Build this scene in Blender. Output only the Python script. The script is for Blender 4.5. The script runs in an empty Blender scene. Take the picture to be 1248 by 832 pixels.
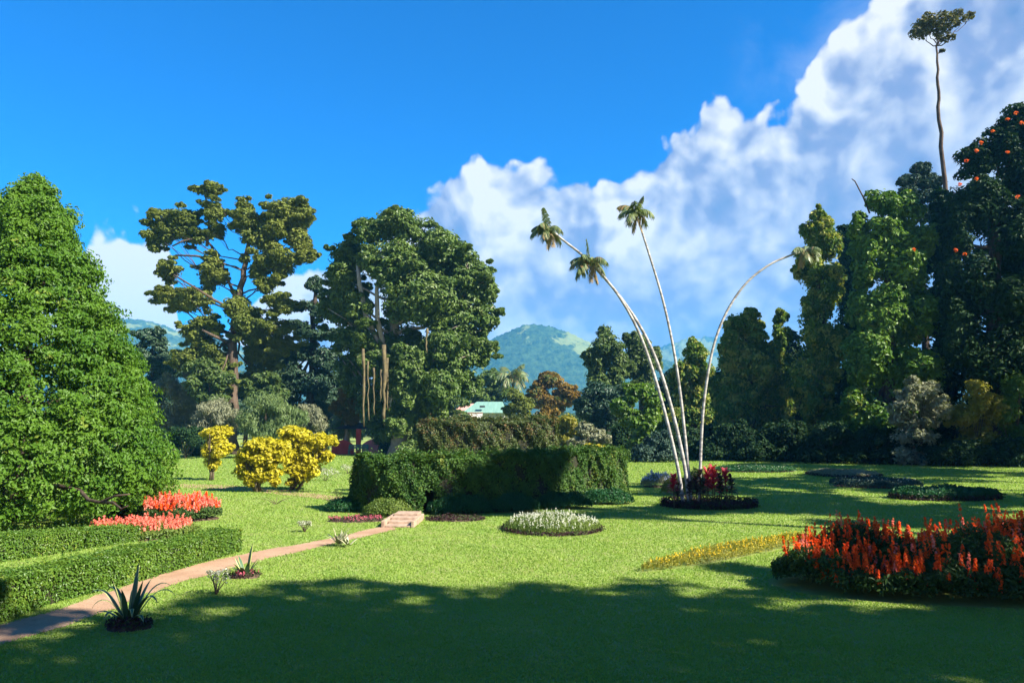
import bpy, math, random
import numpy as np
from mathutils import Vector

# ------------------------------------------------------------------ camera, sky, sun
C = bpy.context.scene
COL = C.collection
RNG = np.random.default_rng(11)
random.seed(5)

FPX = 936.0                      # focal length in photograph pixels (1248 wide)
CAMZ = 2.6
PITCH = math.atan(104.0 / FPX)   # horizon sits at row 520 of 832
cp, sp = math.cos(PITCH), math.sin(PITCH)

cam_data = bpy.data.cameras.new("camera")
cam_data.sensor_width = 36.0
cam_data.lens = 27.0
cam_data.clip_start = 0.1
cam_data.clip_end = 9000.0
cam = bpy.data.objects.new("camera", cam_data)
COL.objects.link(cam)
cam.location = (0, 0, CAMZ)
cam.rotation_euler = (math.pi / 2 + PITCH, 0, 0)
C.camera = cam

SUN_AZ = math.radians(118.0)      # clockwise from the view direction (+Y): to the right, a little behind the camera
SUN_EL = math.radians(39.0)
SUN_DIR = Vector((math.cos(SUN_EL) * math.sin(SUN_AZ), math.cos(SUN_EL) * math.cos(SUN_AZ), math.sin(SUN_EL)))
sun_data = bpy.data.lights.new("sun", 'SUN')
sun_data.energy = 5.0
sun_data.angle = math.radians(0.55)
sun_data.color = (1.0, 0.93, 0.80)
sun = bpy.data.objects.new("sun", sun_data)
COL.objects.link(sun)
sun.rotation_euler = SUN_DIR.to_track_quat('Z', 'Y').to_euler()
sun.location = (30, -14, 40)

C.view_settings.view_transform = 'Standard'
C.view_settings.look = 'None'
C.view_settings.exposure = 1.70
C.view_settings.gamma = 1.0
C.view_settings.use_curve_mapping = False
C.cycles.max_bounces = 8
C.cycles.diffuse_bounces = 3
C.cycles.transmission_bounces = 3
C.cycles.transparent_max_bounces = 8
C.cycles.volume_bounces = 1


def ray(px, py):
    u = (px - 624.0) / FPX
    v = (416.0 - py) / FPX
    return np.array([u, cp - v * sp, sp + v * cp])


def at(px, py, Y):
    """point seen at photograph pixel (px, py) that stands Y metres ahead"""
    r = ray(px, py)
    return np.array([0, 0, CAMZ]) + r * (Y / r[1])


def gnd(px, py):
    r = ray(px, py)
    return np.array([0, 0, CAMZ]) + r * (-CAMZ / r[2])


class NT:
    """short-hand for building node trees"""
    def __init__(self, tree):
        self.t = tree
        tree.nodes.clear()

    def n(self, kind, **kw):
        x = self.t.nodes.new(kind)
        for k, v in kw.items():
            setattr(x, k, v)
        return x

    def l(self, a, b):
        self.t.links.new(a, b)

    def put(self, sock, v):
        if v is None:
            return
        if hasattr(v, 'is_output'):
            self.l(v, sock)
        else:
            sock.default_value = v

    def m(self, op, a, b=None, c=None, clamp=False):
        x = self.n('ShaderNodeMath', operation=op, use_clamp=clamp)
        self.put(x.inputs[0], a)
        self.put(x.inputs[1], b)
        self.put(x.inputs[2], c)
        return x.outputs[0]

    def vm(self, op, a, b=None):
        x = self.n('ShaderNodeVectorMath', operation=op)
        self.put(x.inputs[0], a)
        self.put(x.inputs[1], b)
        return x.outputs[0]

    def mix(self, f, a, b, blend='MIX'):
        x = self.n('ShaderNodeMix', data_type='RGBA', blend_type=blend)
        self.put(x.inputs[0], f)
        self.put(x.inputs[6], a)
        self.put(x.inputs[7], b)
        return x.outputs[2]

    def step(self, v, lo, hi, smooth=True, a=0.0, b=1.0):
        x = self.n('ShaderNodeMapRange', interpolation_type='SMOOTHSTEP' if smooth else 'LINEAR')
        self.put(x.inputs[0], v)
        self.put(x.inputs[1], lo)
        self.put(x.inputs[2], hi)
        self.put(x.inputs[3], a)
        self.put(x.inputs[4], b)
        return x.outputs[0]

    def noise(self, vec, scale, detail=4.0, rough=0.5, dist=0.0, color=False, dim='3D'):
        x = self.n('ShaderNodeTexNoise', noise_dimensions=dim)
        self.put(x.inputs['Vector'], vec)
        x.inputs['Scale'].default_value = scale
        x.inputs['Detail'].default_value = detail
        x.inputs['Roughness'].default_value = rough
        x.inputs['Distortion'].default_value = dist
        return x.outputs['Color' if color else 'Fac']

    def vor(self, vec, scale, detail=2.0, rough=0.5, smooth=0.6):
        x = self.n('ShaderNodeTexVoronoi', feature='SMOOTH_F1', voronoi_dimensions='2D')
        self.put(x.inputs['Vector'], vec)
        x.inputs['Scale'].default_value = scale
        x.inputs['Detail'].default_value = detail
        x.inputs['Roughness'].default_value = rough
        x.inputs['Smoothness'].default_value = smooth
        return x.outputs['Distance']


def rgb(r, g, b):
    return (r, g, b, 1.0)


def build_world():
    w = bpy.data.worlds.new("World")
    C.world = w
    w.use_nodes = True
    T = NT(w.node_tree)
    out = T.n('ShaderNodeOutputWorld')
    bg = T.n('ShaderNodeBackground')
    bg.inputs['Strength'].default_value = 0.052
    T.l(bg.outputs[0], out.inputs[0])
    sky = T.n('ShaderNodeTexSky', sky_type='NISHITA')
    sky.sun_disc = False
    sky.sun_elevation = SUN_EL
    sky.sun_rotation = SUN_AZ
    sky.altitude = 500.0
    sky.air_density = 1.0
    sky.dust_density = 0.3
    sky.ozone_density = 3.0
    # clear tropical blue: deepen what the sky texture gives
    deep = T.mix(1.0, sky.outputs[0], rgb(0.010, 0.64, 1.34), 'MULTIPLY')

    tc = T.n('ShaderNodeTexCoord')
    d = T.vm('NORMALIZE', tc.outputs['Generated'])
    sep = T.n('ShaderNodeSeparateXYZ')
    T.l(d, sep.inputs[0])
    az = T.m('ARCTAN2', sep.outputs[0], sep.outputs[1])
    el = T.m('ARCSINE', sep.outputs[2])
    comb = T.n('ShaderNodeCombineXYZ')
    T.l(az, comb.inputs[0])
    T.l(el, comb.inputs[1])
    P = comb.outputs[0]
    # cumulus bank: its top edge, elevation against azimuth (radians)
    edge_px = [(-60, 420), (60, 330), (98, 280), (120, 256), (155, 252), (195, 258), (213, 325), (240, 400), (300, 372),
               (345, 325), (400, 312), (450, 300), (505, 232), (560, 190), (603, 180), (683, 186), (730, 188), (795, 176), (812, 150),
               (849, 132), (862, 112), (880, 110), (905, 128), (945, 136), (975, 108), (1000, 56), (1024, 22), (1060, -10), (1120, -60), (1248, -90)]
    pts = []
    for px, py in edge_px:
        r = ray(px, py)
        r = r / np.linalg.norm(r)
        a = math.atan2(r[0], r[1])
        e = math.asin(r[2])
        pts.append(((a + 0.8) / 1.6, e / 0.8))
    fc = T.n('ShaderNodeFloatCurve')
    cur = fc.mapping.curves[0]
    cur.points[0].location = (0.0, 0.22)
    cur.points[1].location = (1.0, 0.66)
    for x, y in pts:
        cur.points.new(x, y)
    for p in cur.points:
        p.handle_type = 'AUTO'
    fc.mapping.update()
    t = T.m('MULTIPLY_ADD', az, 1 / 1.6, 0.5, clamp=True)
    T.l(t, fc.inputs['Value'])
    edge = T.m('MULTIPLY', fc.outputs[0], 0.8)

    def density(off):
        q = T.vm('ADD', P, off)
        wob = T.noise(q, 9.0, 3.0, 0.5, color=True, dim='2D')
        wv = T.vm('SCALE', T.vm('SUBTRACT', wob, (0.5, 0.5, 0.5)))
        wv.node.inputs[3].default_value = 0.05
        qq = T.vm('ADD', q, wv)
        big = T.noise(qq, 4.2, 9.0, 0.56, dim='2D')
        puff = T.m('ADD', T.m('MULTIPLY', T.vor(qq, 11.0, 2.0, 0.5, 0.55), 0.62), T.m('MULTIPLY', T.vor(qq, 29.0, 1.0, 0.5, 0.4), 0.42))
        s = T.m('MULTIPLY_ADD', big, 1.5, -0.75)
        return T.m('ADD', s, T.m('MULTIPLY_ADD', puff, -0.85, 0.34)), big, puff

    n0, big0, puff0 = density((0, 0, 0))
    n1, _, _ = density((0.026, 0.03, 0))
    below = T.m('SUBTRACT', edge, el)                      # >0 inside the bank
    soft = T.m('MULTIPLY', below, 19.0)
    soft = T.m('MINIMUM', soft, 1.6)
    D = T.m('ADD', soft, T.m('MULTIPLY', n0, 1.05))
    alpha_hard = T.step(D, -0.02, 0.20)
    # the right-hand part of the bank thins to haze
    right = T.step(az, 0.22, 0.5)
    thin = T.noise(P, 4.0, 6.0, 0.6, 0.6, dim='2D')
    alpha_soft = T.m('MULTIPLY', T.step(T.m('ADD', T.m('MULTIPLY', below, 5.0), T.m('MULTIPLY_ADD', thin, 2.4, -1.2)), -0.3, 0.9), 0.85)
    upper = T.m('MULTIPLY', right, T.step(el, 0.28, 0.40))
    alpha = T.m('MAXIMUM', alpha_hard, T.m('MULTIPLY', T.m('MULTIPLY', alpha_soft, upper), 0.55))
    # lit side of every puff against its shaded side, and the grey-blue depths of the bank
    relief = T.m('SUBTRACT', n0, n1)
    depth = T.step(below, 0.02, 0.26)
    lit = T.m('MULTIPLY_ADD', relief, T.m('MULTIPLY_ADD', depth, -0.55, 1.05), 0.80)
    depth2 = T.m('MULTIPLY', depth, T.step(az, -0.25, -0.02, a=0.0, b=1.0))
    lit = T.m('SUBTRACT', lit, T.m('MULTIPLY', depth2, 0.38))
    lit = T.m('ADD', lit, T.m('MULTIPLY_ADD', big0, 0.9, -0.42))
    lit = T.m('SUBTRACT', lit, T.m('MULTIPLY', T.m('MULTIPLY', upper, T.step(below, 0.015, 0.07)), 0.28))
    leftc = T.step(az, -0.36, -0.28, a=0.6, b=0.0)
    lit = T.m('ADD', lit, leftc, clamp=True)
    cr = T.n('ShaderNodeValToRGB')
    e = cr.color_ramp.elements
    e[0].position = 0.0
    e[0].color = rgb(1.05, 1.75, 3.5)
    e[1].position = 1.0
    e[1].color = rgb(5.9, 5.9, 5.9)
    k = cr.color_ramp.elements.new(0.42)
    k.color = rgb(1.85, 2.35, 3.95)
    k = cr.color_ramp.elements.new(0.68)
    k.color = rgb(3.5, 3.9, 4.9)
    T.l(lit, cr.inputs[0])
    final = T.mix(alpha, deep, cr.outputs[0])
    T.l(final, bg.inputs['Color'])
    w.cycles.sampling_method = 'MANUAL'
    w.cycles.sample_map_resolution = 512


build_world()

# ------------------------------------------------------------------ materials
def principled(name, build, rough=0.6, spec=0.3):
    m = bpy.data.materials.new(name)
    m.use_nodes = True
    T = NT(m.node_tree)
    out = T.n('ShaderNodeOutputMaterial')
    b = T.n('ShaderNodeBsdfPrincipled')
    b.inputs['Roughness'].default_value = rough
    b.inputs['Specular IOR Level'].default_value = spec
    T.l(b.outputs[0], out.inputs[0])
    build(T, b, out)
    return m


def leaf_mat(name, a, b, c=None, trans=0.3, rough=0.5, spec=0.3, patch=0.6, scale=0.5, cfrac=0.12):
    """leaf: colour runs a..b leaf by leaf and in patches; a share cfrac of leaves has colour c"""
    def build(T, p, out):
        at_ = T.n('ShaderNodeAttribute', attribute_name='rnd')
        tc = T.n('ShaderNodeTexCoord')
        nz = T.noise(tc.outputs['Object'], scale, 3.0, 0.6)
        f = T.m('ADD', T.m('MULTIPLY', at_.outputs['Fac'], 1.0 - patch), T.m('MULTIPLY', T.step(nz, 0.32, 0.68), patch))
        col = T.mix(f, rgb(*a), rgb(*b))
        if c is not None:
            sel = T.noise(tc.outputs['Object'], scale * 1.7, 2.0, 0.6)
            g = T.m('ADD', T.m('MULTIPLY', sel, 0.9), T.m('MULTIPLY', at_.outputs['Fac'], 0.35))
            lo = 0.98 - cfrac * 1.5
            col = T.mix(T.step(g, lo, lo + 0.10), col, rgb(*c))
        T.l(col, p.inputs['Base Color'])
        tr = T.n('ShaderNodeBsdfTranslucent')
        warm = T.mix(1.0, col, rgb(1.25, 1.35, 0.55), 'MULTIPLY')
        T.l(warm, tr.inputs['Color'])
        mx = T.n('ShaderNodeMixShader')
        mx.inputs[0].default_value = trans
        T.l(p.outputs[0], mx.inputs[1])
        T.l(tr.outputs[0], mx.inputs[2])
        T.l(mx.outputs[0], out.inputs[0])
    return principled(name, build, rough, spec)


def rough_mat(name, a, b, scale=6.0, stretch=(1, 1, 1), bump=0.4, rough=0.85, spec=0.2, detail=5.0, dist=0.02):
    def build(T, p, out):
        tc = T.n('ShaderNodeTexCoord')
        v = T.vm('MULTIPLY', tc.outputs['Object'], stretch)
        nz = T.noise(v, scale, detail, 0.6)
        T.l(T.mix(T.step(nz, 0.3, 0.7), rgb(*a), rgb(*b)), p.inputs['Base Color'])
        bp = T.n('ShaderNodeBump')
        bp.inputs['Strength'].default_value = bump
        bp.inputs['Distance'].default_value = dist
        T.l(nz, bp.inputs['Height'])
        T.l(bp.outputs[0], p.inputs['Normal'])
    return principled(name, build, rough, spec)


# ------------------------------------------------------------------ meshes
def link(o, parent=None):
    COL.objects.link(o)
    if parent is not None:
        o.parent = parent
    return o


def mesh_np(name, V, F4=None, mat=None, parent=None, rnd=None, F3=None, smooth=False):
    """mesh object out of numpy arrays of quads or triangles"""
    me = bpy.data.meshes.new(name)
    V = np.ascontiguousarray(V, dtype=np.float32)
    me.vertices.add(len(V))
    me.vertices.foreach_set('co', V.ravel())
    F, k = (F4, 4) if F4 is not None else (F3, 3)
    F = np.ascontiguousarray(F, dtype=np.int32)
    me.loops.add(F.size)
    me.loops.foreach_set('vertex_index', F.ravel())
    me.polygons.add(len(F))
    me.polygons.foreach_set('loop_start', np.arange(0, F.size, k, dtype=np.int32))
    me.polygons.foreach_set('use_smooth', np.full(len(F), smooth))
    me.update(calc_edges=True)
    if rnd is not None:
        a = me.attributes.new('rnd', 'FLOAT', 'FACE')
        a.data.foreach_set('value', np.ascontiguousarray(rnd, dtype=np.float32))
    if mat:
        me.materials.append(mat)
    o = bpy.data.objects.new(name, me)
    return link(o, parent)


class MB:
    """collects boxes, tubes and strips; build() links them as one mesh object"""
    def __init__(self):
        self.v, self.f = [], []

    def add(self, v, f):
        n = len(self.v)
        self.v += [tuple(map(float, p)) for p in v]
        self.f += [tuple(i + n for i in q) for q in f]

    def box(self, c, s, rz=0.0):
        x, y, z = s[0] / 2, s[1] / 2, s[2] / 2
        ca, sa = math.cos(rz), math.sin(rz)
        v = []
        for dx, dy, dz in ((-x, -y, -z), (x, -y, -z), (x, y, -z), (-x, y, -z), (-x, -y, z), (x, -y, z), (x, y, z), (-x, y, z)):
            v.append((c[0] + dx * ca - dy * sa, c[1] + dx * sa + dy * ca, c[2] + dz))
        self.add(v, [(0, 3, 2, 1), (4, 5, 6, 7), (0, 1, 5, 4), (1, 2, 6, 5), (2, 3, 7, 6), (3, 0, 4, 7)])

    def tube(self, pts, rad, n=8, wob=0.0):
        pts = [Vector(p) for p in pts]
        if not hasattr(rad, '__len__'):
            rad = [rad] * len(pts)
        ref = Vector((0.31, 0.77, 0.55))
        rings = []
        for i, p in enumerate(pts):
            t = (pts[min(i + 1, len(pts) - 1)] - pts[max(i - 1, 0)])
            t = t.normalized() if t.length > 1e-9 else Vector((0, 0, 1))
            a = ref - t * ref.dot(t)
            if a.length < 1e-3:
                a = Vector((1, 0, 0)) - t * t.x
            a.normalize()
            ref = a
            b = t.cross(a)
            rings.append([p + (a * math.cos(2 * math.pi * k / n) + b * math.sin(2 * math.pi * k / n)) * rad[i] * (1 + random.uniform(-wob, wob)) for k in range(n)])
        v = [p for r in rings for p in r]
        f = []
        for i in range(len(rings) - 1):
            for k in range(n):
                f.append((i * n + k, i * n + (k + 1) % n, (i + 1) * n + (k + 1) % n, (i + 1) * n + k))
        f.append(tuple(reversed(range(n))))
        f.append(tuple((len(rings) - 1) * n + k for k in range(n)))
        self.add(v, f)

    def build(self, name, mat, parent=None, smooth=True, loc=None, bevel=0.0):
        me = bpy.data.meshes.new(name)
        me.from_pydata(self.v, [], self.f)
        me.materials.append(mat)
        if smooth:
            me.polygons.foreach_set('use_smooth', [True] * len(me.polygons))
        me.update()
        o = bpy.data.objects.new(name, me)
        link(o, parent)
        if loc is not None:
            o.location = loc
        if bevel > 0:
            b = o.modifiers.new('bevel', 'BEVEL')
            b.width = bevel
            b.segments = 2
        return o


def thing(name, label, cat, loc, group=None):
    o = bpy.data.objects.new(name, None)
    o.empty_display_size = 0.3
    o.location = loc
    tag(o, label, cat, group)
    return link(o)


def tag(o, label, cat, group=None):
    o['label'] = label
    o['category'] = cat
    if group:
        o['group'] = group
    return o


def struct(o, label=None):
    o['kind'] = 'structure'
    if label:
        o['label'] = label
    return o


def unit(n):
    v = RNG.normal(size=(n, 3))
    return v / np.linalg.norm(v, axis=1, keepdims=True)


def norm(v):
    return v / np.maximum(np.linalg.norm(v, axis=1, keepdims=True), 1e-9)


def leaves(P, N, L, W, droop=0.0, fold=0.18, jit=0.35, upright=0.0):
    """one folded diamond per point: vertices and quads of a leaf mass"""
    n = len(P)
    L = L * RNG.uniform(0.65, 1.35, (n, 1))
    W = W * RNG.uniform(0.7, 1.3, (n, 1))
    N = norm(N + RNG.normal(size=(n, 3)) * jit)
    T = unit(n)
    T[:, 2] += -droop + upright
    T = norm(T - N * np.sum(T * N, axis=1, keepdims=True))
    B = np.cross(N, T)
    V = np.empty((n, 4, 3))
    V[:, 0] = P - T * L * 0.5
    V[:, 1] = P + B * W * 0.5 + N * W * fold + T * L * 0.08
    V[:, 2] = P + T * L * 0.5 - N * L * 0.10
    V[:, 3] = P - B * W * 0.5 + N * W * fold + T * L * 0.08
    return V.reshape(-1, 3), np.arange(4 * n).reshape(n, 4)


def clump_points(C_, R_, n_leaf, flat=0.8, up=0.35, cover=0.35):
    """leaf positions over sub-clumps: C_ (m,3) centres, R_ (m,3) radii"""
    m = len(C_)
    idx = np.repeat(np.arange(m), n_leaf)
    d = unit(len(idx))
    flip = (d[:, 2] < 0) & (RNG.random(len(idx)) > cover)
    d[flip, 2] *= -1
    r = RNG.uniform(0.55, 1.05, (len(idx), 1))
    P = C_[idx] + d * r * R_[idx]
    N = d / np.maximum(R_[idx], 1e-3)
    N = norm(N)
    N[:, 2] += up
    return P, norm(N)


def blob_clumps(blobs, per_m2, rs, drape=1.0, skirt=0.0):
    """sub-clumps over the surface of ellipsoid blobs (centre, radii)"""
    Cs, Rs = [], []
    for c, r in blobs:
        c = np.asarray(c, float)
        r = np.asarray(r, float)
        area = 4 * math.pi * ((r[0] * r[1]) ** 1.6 / 3 + (r[0] * r[2]) ** 1.6 / 3 + (r[1] * r[2]) ** 1.6 / 3) ** (1 / 1.6)
        m = max(6, int(area * per_m2))
        d = unit(m)
        k = RNG.uniform(0.58, 1.06, (m, 1))
        s = np.clip(np.exp(RNG.normal(size=(m, 1)) * 0.42), 0.4, 2.0) * rs * 0.85
        s = np.minimum(s, r.min() * 0.55)
        Cs.append(c + d * k * np.maximum(r - s * 0.75, 0.05))
        R = np.repeat(s, 3, axis=1) * np.array([1.0, 1.0, 0.72 * drape])
        Rs.append(R)
    return np.concatenate(Cs), np.concatenate(Rs)


def crown(name, blobs, base, mat, parent, per_m2=0.35, rs=1.0, n_leaf=60, L=0.34, W=0.18, drape=1.0, droop=0.3,
          up=0.45, inner=0.25, cover=0.3, jit=0.3):
    """leaf crown of many small leaves: clumps over blobs plus a loose filling inside"""
    base = np.asarray(base, float)
    Cs, Rs = blob_clumps(blobs, per_m2, rs, drape)
    P, N = clump_points(Cs, Rs, n_leaf, up=up, cover=cover)
    tone = np.repeat(RNG.random(len(Cs)), n_leaf)
    ni = int(len(P) * inner)
    if ni:
        w = np.array([r[0] * r[1] * r[2] for _, r in blobs]) ** 0.75
        bi = RNG.choice(len(blobs), ni, p=w / w.sum())
        d = unit(ni) * RNG.uniform(0.2, 0.85, (ni, 1))
        c = np.array([b[0] for b in blobs], float)[bi]
        r = np.array([b[1] for b in blobs], float)[bi]
        P = np.concatenate([P, c + d * r])
        N = np.concatenate([N, norm(d + np.array([0, 0, 0.3]))])
        tone = np.concatenate([tone, RNG.random(ni)])
    keep = P[:, 2] > 0.05
    P, N, tone = P[keep], N[keep], tone[keep]
    V, F = leaves(P - base, N, L, W, droop=droop, jit=jit)
    return mesh_np(name, V, F, mat, parent, rnd=0.55 * tone + 0.45 * RNG.random(len(F)))


def curve3(a, b, sag=0.0, n=7, wob=0.0):
    a, b = np.asarray(a, float), np.asarray(b, float)
    out = []
    for i in range(n + 1):
        t = i / n
        p = a + (b - a) * t
        p[2] += sag * math.sin(math.pi * t) * np.linalg.norm(b - a)
        if 0 < i < n:
            p += np.array([random.uniform(-wob, wob) for _ in range(3)])
        out.append(p)
    return out


def limbs(mb, trunk_pts, rad, blobs, base, share=0.35, wob=0.25, thick=0.45, start=0.45):
    """boughs from the trunk into every blob of the crown"""
    tp = [np.asarray(p, float) for p in trunk_pts]
    n = len(tp)
    for c, r in blobs:
        c = np.asarray(c, float)
        best, bd = n - 1, 1e9
        for i in range(int(n * start), n):
            dz = c[2] - tp[i][2]
            hd = math.hypot(c[0] - tp[i][0], c[1] - tp[i][1])
            s = abs(dz - 0.6 * hd)
            if s < bd:
                best, bd = i, s
        a = tp[best]
        Ln = np.linalg.norm(c - a)
        if Ln < 0.4:
            continue
        r0 = rad[best] * thick
        pts = curve3(a - base, c - base, -0.08, 6, wob * min(1, Ln / 4))
        mb.tube(pts, [r0 * (1 - 0.8 * i / 6) for i in range(7)], 6)
        for _ in range(3):
            d = unit(1)[0]
            e = c + d * np.asarray(r) * 0.8
            q = pts[random.choice((3, 4, 5))]
            mb.tube(curve3(q, e - base, 0.05, 4, wob * 0.4), [r0 * 0.4 * (1 - 0.75 * i / 4) for i in range(5)], 5)


def px_blobs(lst, d, depth=1.0, split=0, core=0.82, fringe=0):
    """(px, py, rx, ry[, dd]) in photograph pixels at distance d -> ellipsoids in metres"""
    out = []
    for b in lst:
        px, py, rx, ry = b[:4]
        dd = b[4] if len(b) > 4 else 0.0
        c = at(px, py, d + dd)
        s = (d + dd) / FPX
        r = np.array([rx * s, (rx + ry) / 2 * s * depth, ry * s])
        if split and r.min() > 0.5:
            out.append((c, r * core))
            for k in range(split):
                v = unit(1)[0]
                out.append((c + v * r * random.uniform(0.5, 0.78), r * random.uniform(0.32, 0.52)))
            for k in range(fringe):
                v = unit(1)[0]
                v[2] = abs(v[2]) if random.random() < 0.6 else v[2]
                out.append((c + v * r * random.uniform(0.86, 1.06), np.full(3, random.uniform(0.35, 0.75)) * np.array([1.2, 1.2, 0.6])))
        else:
            out.append((c, r))
    return out


def tree(kind, label, cat, trunk_px, d, blob_px, leaf, bark, group=None, r0=0.4, depth=1.0, limb=True, wob=0.15,
         trunk_pts=None, trunk_name='trunk', crown_name='crown', extra=None, start=0.45, thick=0.45, split=5, core=0.82, fringe=0, **kw):
    """trunk_px: pixels up the trunk (first one is the foot; its row is taken from the ground at distance d)"""
    foot = at(trunk_px[0][0], trunk_px[0][1], d)
    base = np.array([foot[0], d, 0.0])
    t = thing(kind, label, cat, tuple(base), group)
    tp = [base] + [at(px, py, d) for px, py in trunk_px[1:]]
    # refine
    pts = []
    for i in range(len(tp) - 1):
        for k in range(4):
            p = tp[i] + (tp[i + 1] - tp[i]) * k / 4
            if i + k > 0:
                p = p + np.array([random.uniform(-wob, wob), random.uniform(-wob, wob), 0])
            pts.append(p)
    pts.append(tp[-1])
    n = len(pts)
    rad = [r0 * (1 - 0.72 * i / (n - 1)) * (1.45 if i == 0 else 1.0) for i in range(n)]
    main = px_blobs(blob_px, d, depth)
    blobs = px_blobs(blob_px, d, depth, split, core, fringe)
    mb = MB()
    loc = [p - base for p in pts]
    loc[0] = loc[0] + np.array([0, 0, -0.1])
    mb.tube(loc, rad, 10, 0.08)
    if limb:
        limbs(mb, pts, rad, main, base, start=start, thick=thick)
    if extra:
        for e_pts, e_r in extra:
            ep = [at(px, py, d + dd) - base for px, py, dd in e_pts]
            mb.tube(ep, [e_r * (1 - 0.5 * i / (len(ep) - 1)) for i in range(len(ep))], 7)
    mb.build(trunk_name, bark, t)
    crown(crown_name, blobs, base, leaf, t, **kw)
    return t, base


def shrub(kind, label, cat, px, py, d, blob_px, leaf, bark, group=None, stems=5, rstem=0.05, depth=1.0, skirt=False, split=4, **kw):
    """bush: several stems from one foot under a leaf mass that reaches near the ground"""
    foot = at(px, py, d)
    base = np.array([foot[0], d, 0.0])
    t = thing(kind, label, cat, tuple(base), group)
    blobs = px_blobs(blob_px, d, depth, split)
    if skirt:
        lo = min(b[0][0] - b[1][0] for b in blobs)
        hi = max(b[0][0] + b[1][0] for b in blobs)
        k = max(2, int((hi - lo) / 1.5))
        for i in range(k):
            blobs.append((np.array([lo + (hi - lo) * (i + 0.5) / k, d - 0.6, 0.55]), np.array([(hi - lo) / k * 0.75, 1.0, 0.85])))
    mb = MB()
    for i in range(stems):
        c, r = blobs[i % len(blobs)]
        e = c + unit(1)[0] * r * 0.5
        e[2] = max(e[2], 0.3)
        a = np.array([random.uniform(-.15, .15), random.uniform(-.15, .15), -0.08])
        mb.tube(curve3(a, e - base, 0.0, 5, 0.06), [rstem * (1 - 0.15 * k) for k in range(6)], 6)
    mb.build('stem', bark, t)
    crown('foliage', blobs, base, leaf, t, **kw)
    return t, base

# ------------------------------------------------------------------ palette
M_BARK = rough_mat('bark_brown', (0.050, 0.035, 0.025), (0.12, 0.085, 0.06), 5.0, (1, 1, 0.25), 0.8)
M_BARK_PALE = rough_mat('bark_pale', (0.26, 0.21, 0.16), (0.42, 0.36, 0.29), 4.0, (1, 1, 0.3), 0.6)
M_BARK_DARK = rough_mat('bark_dark', (0.035, 0.025, 0.02), (0.09, 0.065, 0.045), 5.0, (1, 1, 0.3), 0.8)
M_STEM = rough_mat('stem_wood', (0.07, 0.06, 0.035), (0.13, 0.10, 0.06), 12.0, (1, 1, 0.4), 0.4)
M_SOIL = rough_mat('soil', (0.045, 0.03, 0.02), (0.10, 0.065, 0.045), 9.0, bump=0.9, dist=0.05)

L_CONE = leaf_mat('leaf_glossy_green', (0.045, 0.125, 0.010), (0.115, 0.215, 0.020), (0.19, 0.24, 0.035), 0.35, 0.5, 0.25, 0.45, 0.6, 0.10)
L_OLIVE = leaf_mat('leaf_olive', (0.085, 0.125, 0.022), (0.20, 0.225, 0.042), (0.24, 0.13, 0.035), 0.25, 0.6, 0.2, 0.6, 0.12, 0.07)
L_RUST = leaf_mat('leaf_rust', (0.15, 0.075, 0.025), (0.22, 0.13, 0.035), None, 0.2, 0.6, 0.2, 0.5, 0.3)
L_FICUS = leaf_mat('leaf_ficus', (0.055, 0.112, 0.020), (0.145, 0.205, 0.045), (0.22, 0.25, 0.09), 0.25, 0.5, 0.3, 0.5, 0.25, 0.10)
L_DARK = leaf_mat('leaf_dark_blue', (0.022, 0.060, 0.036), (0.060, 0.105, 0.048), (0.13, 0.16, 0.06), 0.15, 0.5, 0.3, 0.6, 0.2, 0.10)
L_MID = leaf_mat('leaf_mid_green', (0.045, 0.090, 0.022), (0.115, 0.165, 0.036), None, 0.25, 0.5, 0.3, 0.55, 0.25)
L_BRIGHT = leaf_mat('leaf_bright_green', (0.060, 0.14, 0.018), (0.16, 0.25, 0.03), (0.25, 0.28, 0.04), 0.35, 0.45, 0.35, 0.5, 0.3, 0.12)
L_VINE = leaf_mat('leaf_vine', (0.032, 0.090, 0.009), (0.155, 0.24, 0.024), (0.31, 0.32, 0.06), 0.28, 0.5, 0.25, 0.55, 0.45, 0.24)  # pale yellow-green leaf patches stand in for sunlit parts of the vines
L_GREY = leaf_mat('leaf_silver', (0.14, 0.16, 0.085), (0.28, 0.28, 0.18), None, 0.2, 0.6, 0.25, 0.5, 0.5)
L_LIME = leaf_mat('leaf_pale_lime', (0.09, 0.15, 0.045), (0.18, 0.24, 0.085), None, 0.3, 0.5, 0.3, 0.5, 0.5)
L_GOLD = leaf_mat('leaf_gold', (0.32, 0.29, 0.014), (0.56, 0.48, 0.03), (0.17, 0.20, 0.018), 0.35, 0.5, 0.25, 0.4, 0.8, 0.12)
L_ORANGE = leaf_mat('leaf_orange_olive', (0.14, 0.10, 0.02), (0.28, 0.17, 0.035), (0.10, 0.13, 0.03), 0.3, 0.55, 0.2, 0.6, 0.3, 0.2)
L_YELLOWISH = leaf_mat('leaf_yellow_green', (0.15, 0.16, 0.02), (0.32, 0.28, 0.03), None, 0.3, 0.5, 0.3, 0.5, 0.6)
L_SPRUCE = leaf_mat('leaf_blue_spruce', (0.020, 0.055, 0.040), (0.06, 0.10, 0.065), None, 0.1, 0.6, 0.2, 0.5, 0.3)
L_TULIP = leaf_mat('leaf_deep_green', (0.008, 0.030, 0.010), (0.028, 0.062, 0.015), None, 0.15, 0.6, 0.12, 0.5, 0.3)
L_BOX = leaf_mat('leaf_box', (0.045, 0.12, 0.012), (0.13, 0.215, 0.022), (0.20, 0.26, 0.03), 0.3, 0.45, 0.35, 0.4, 2.0, 0.12)
L_HEDGE = leaf_mat('leaf_hedge', (0.024, 0.075, 0.011), (0.080, 0.15, 0.020), (0.17, 0.20, 0.035), 0.25, 0.55, 0.25, 0.45, 0.9, 0.12)
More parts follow.
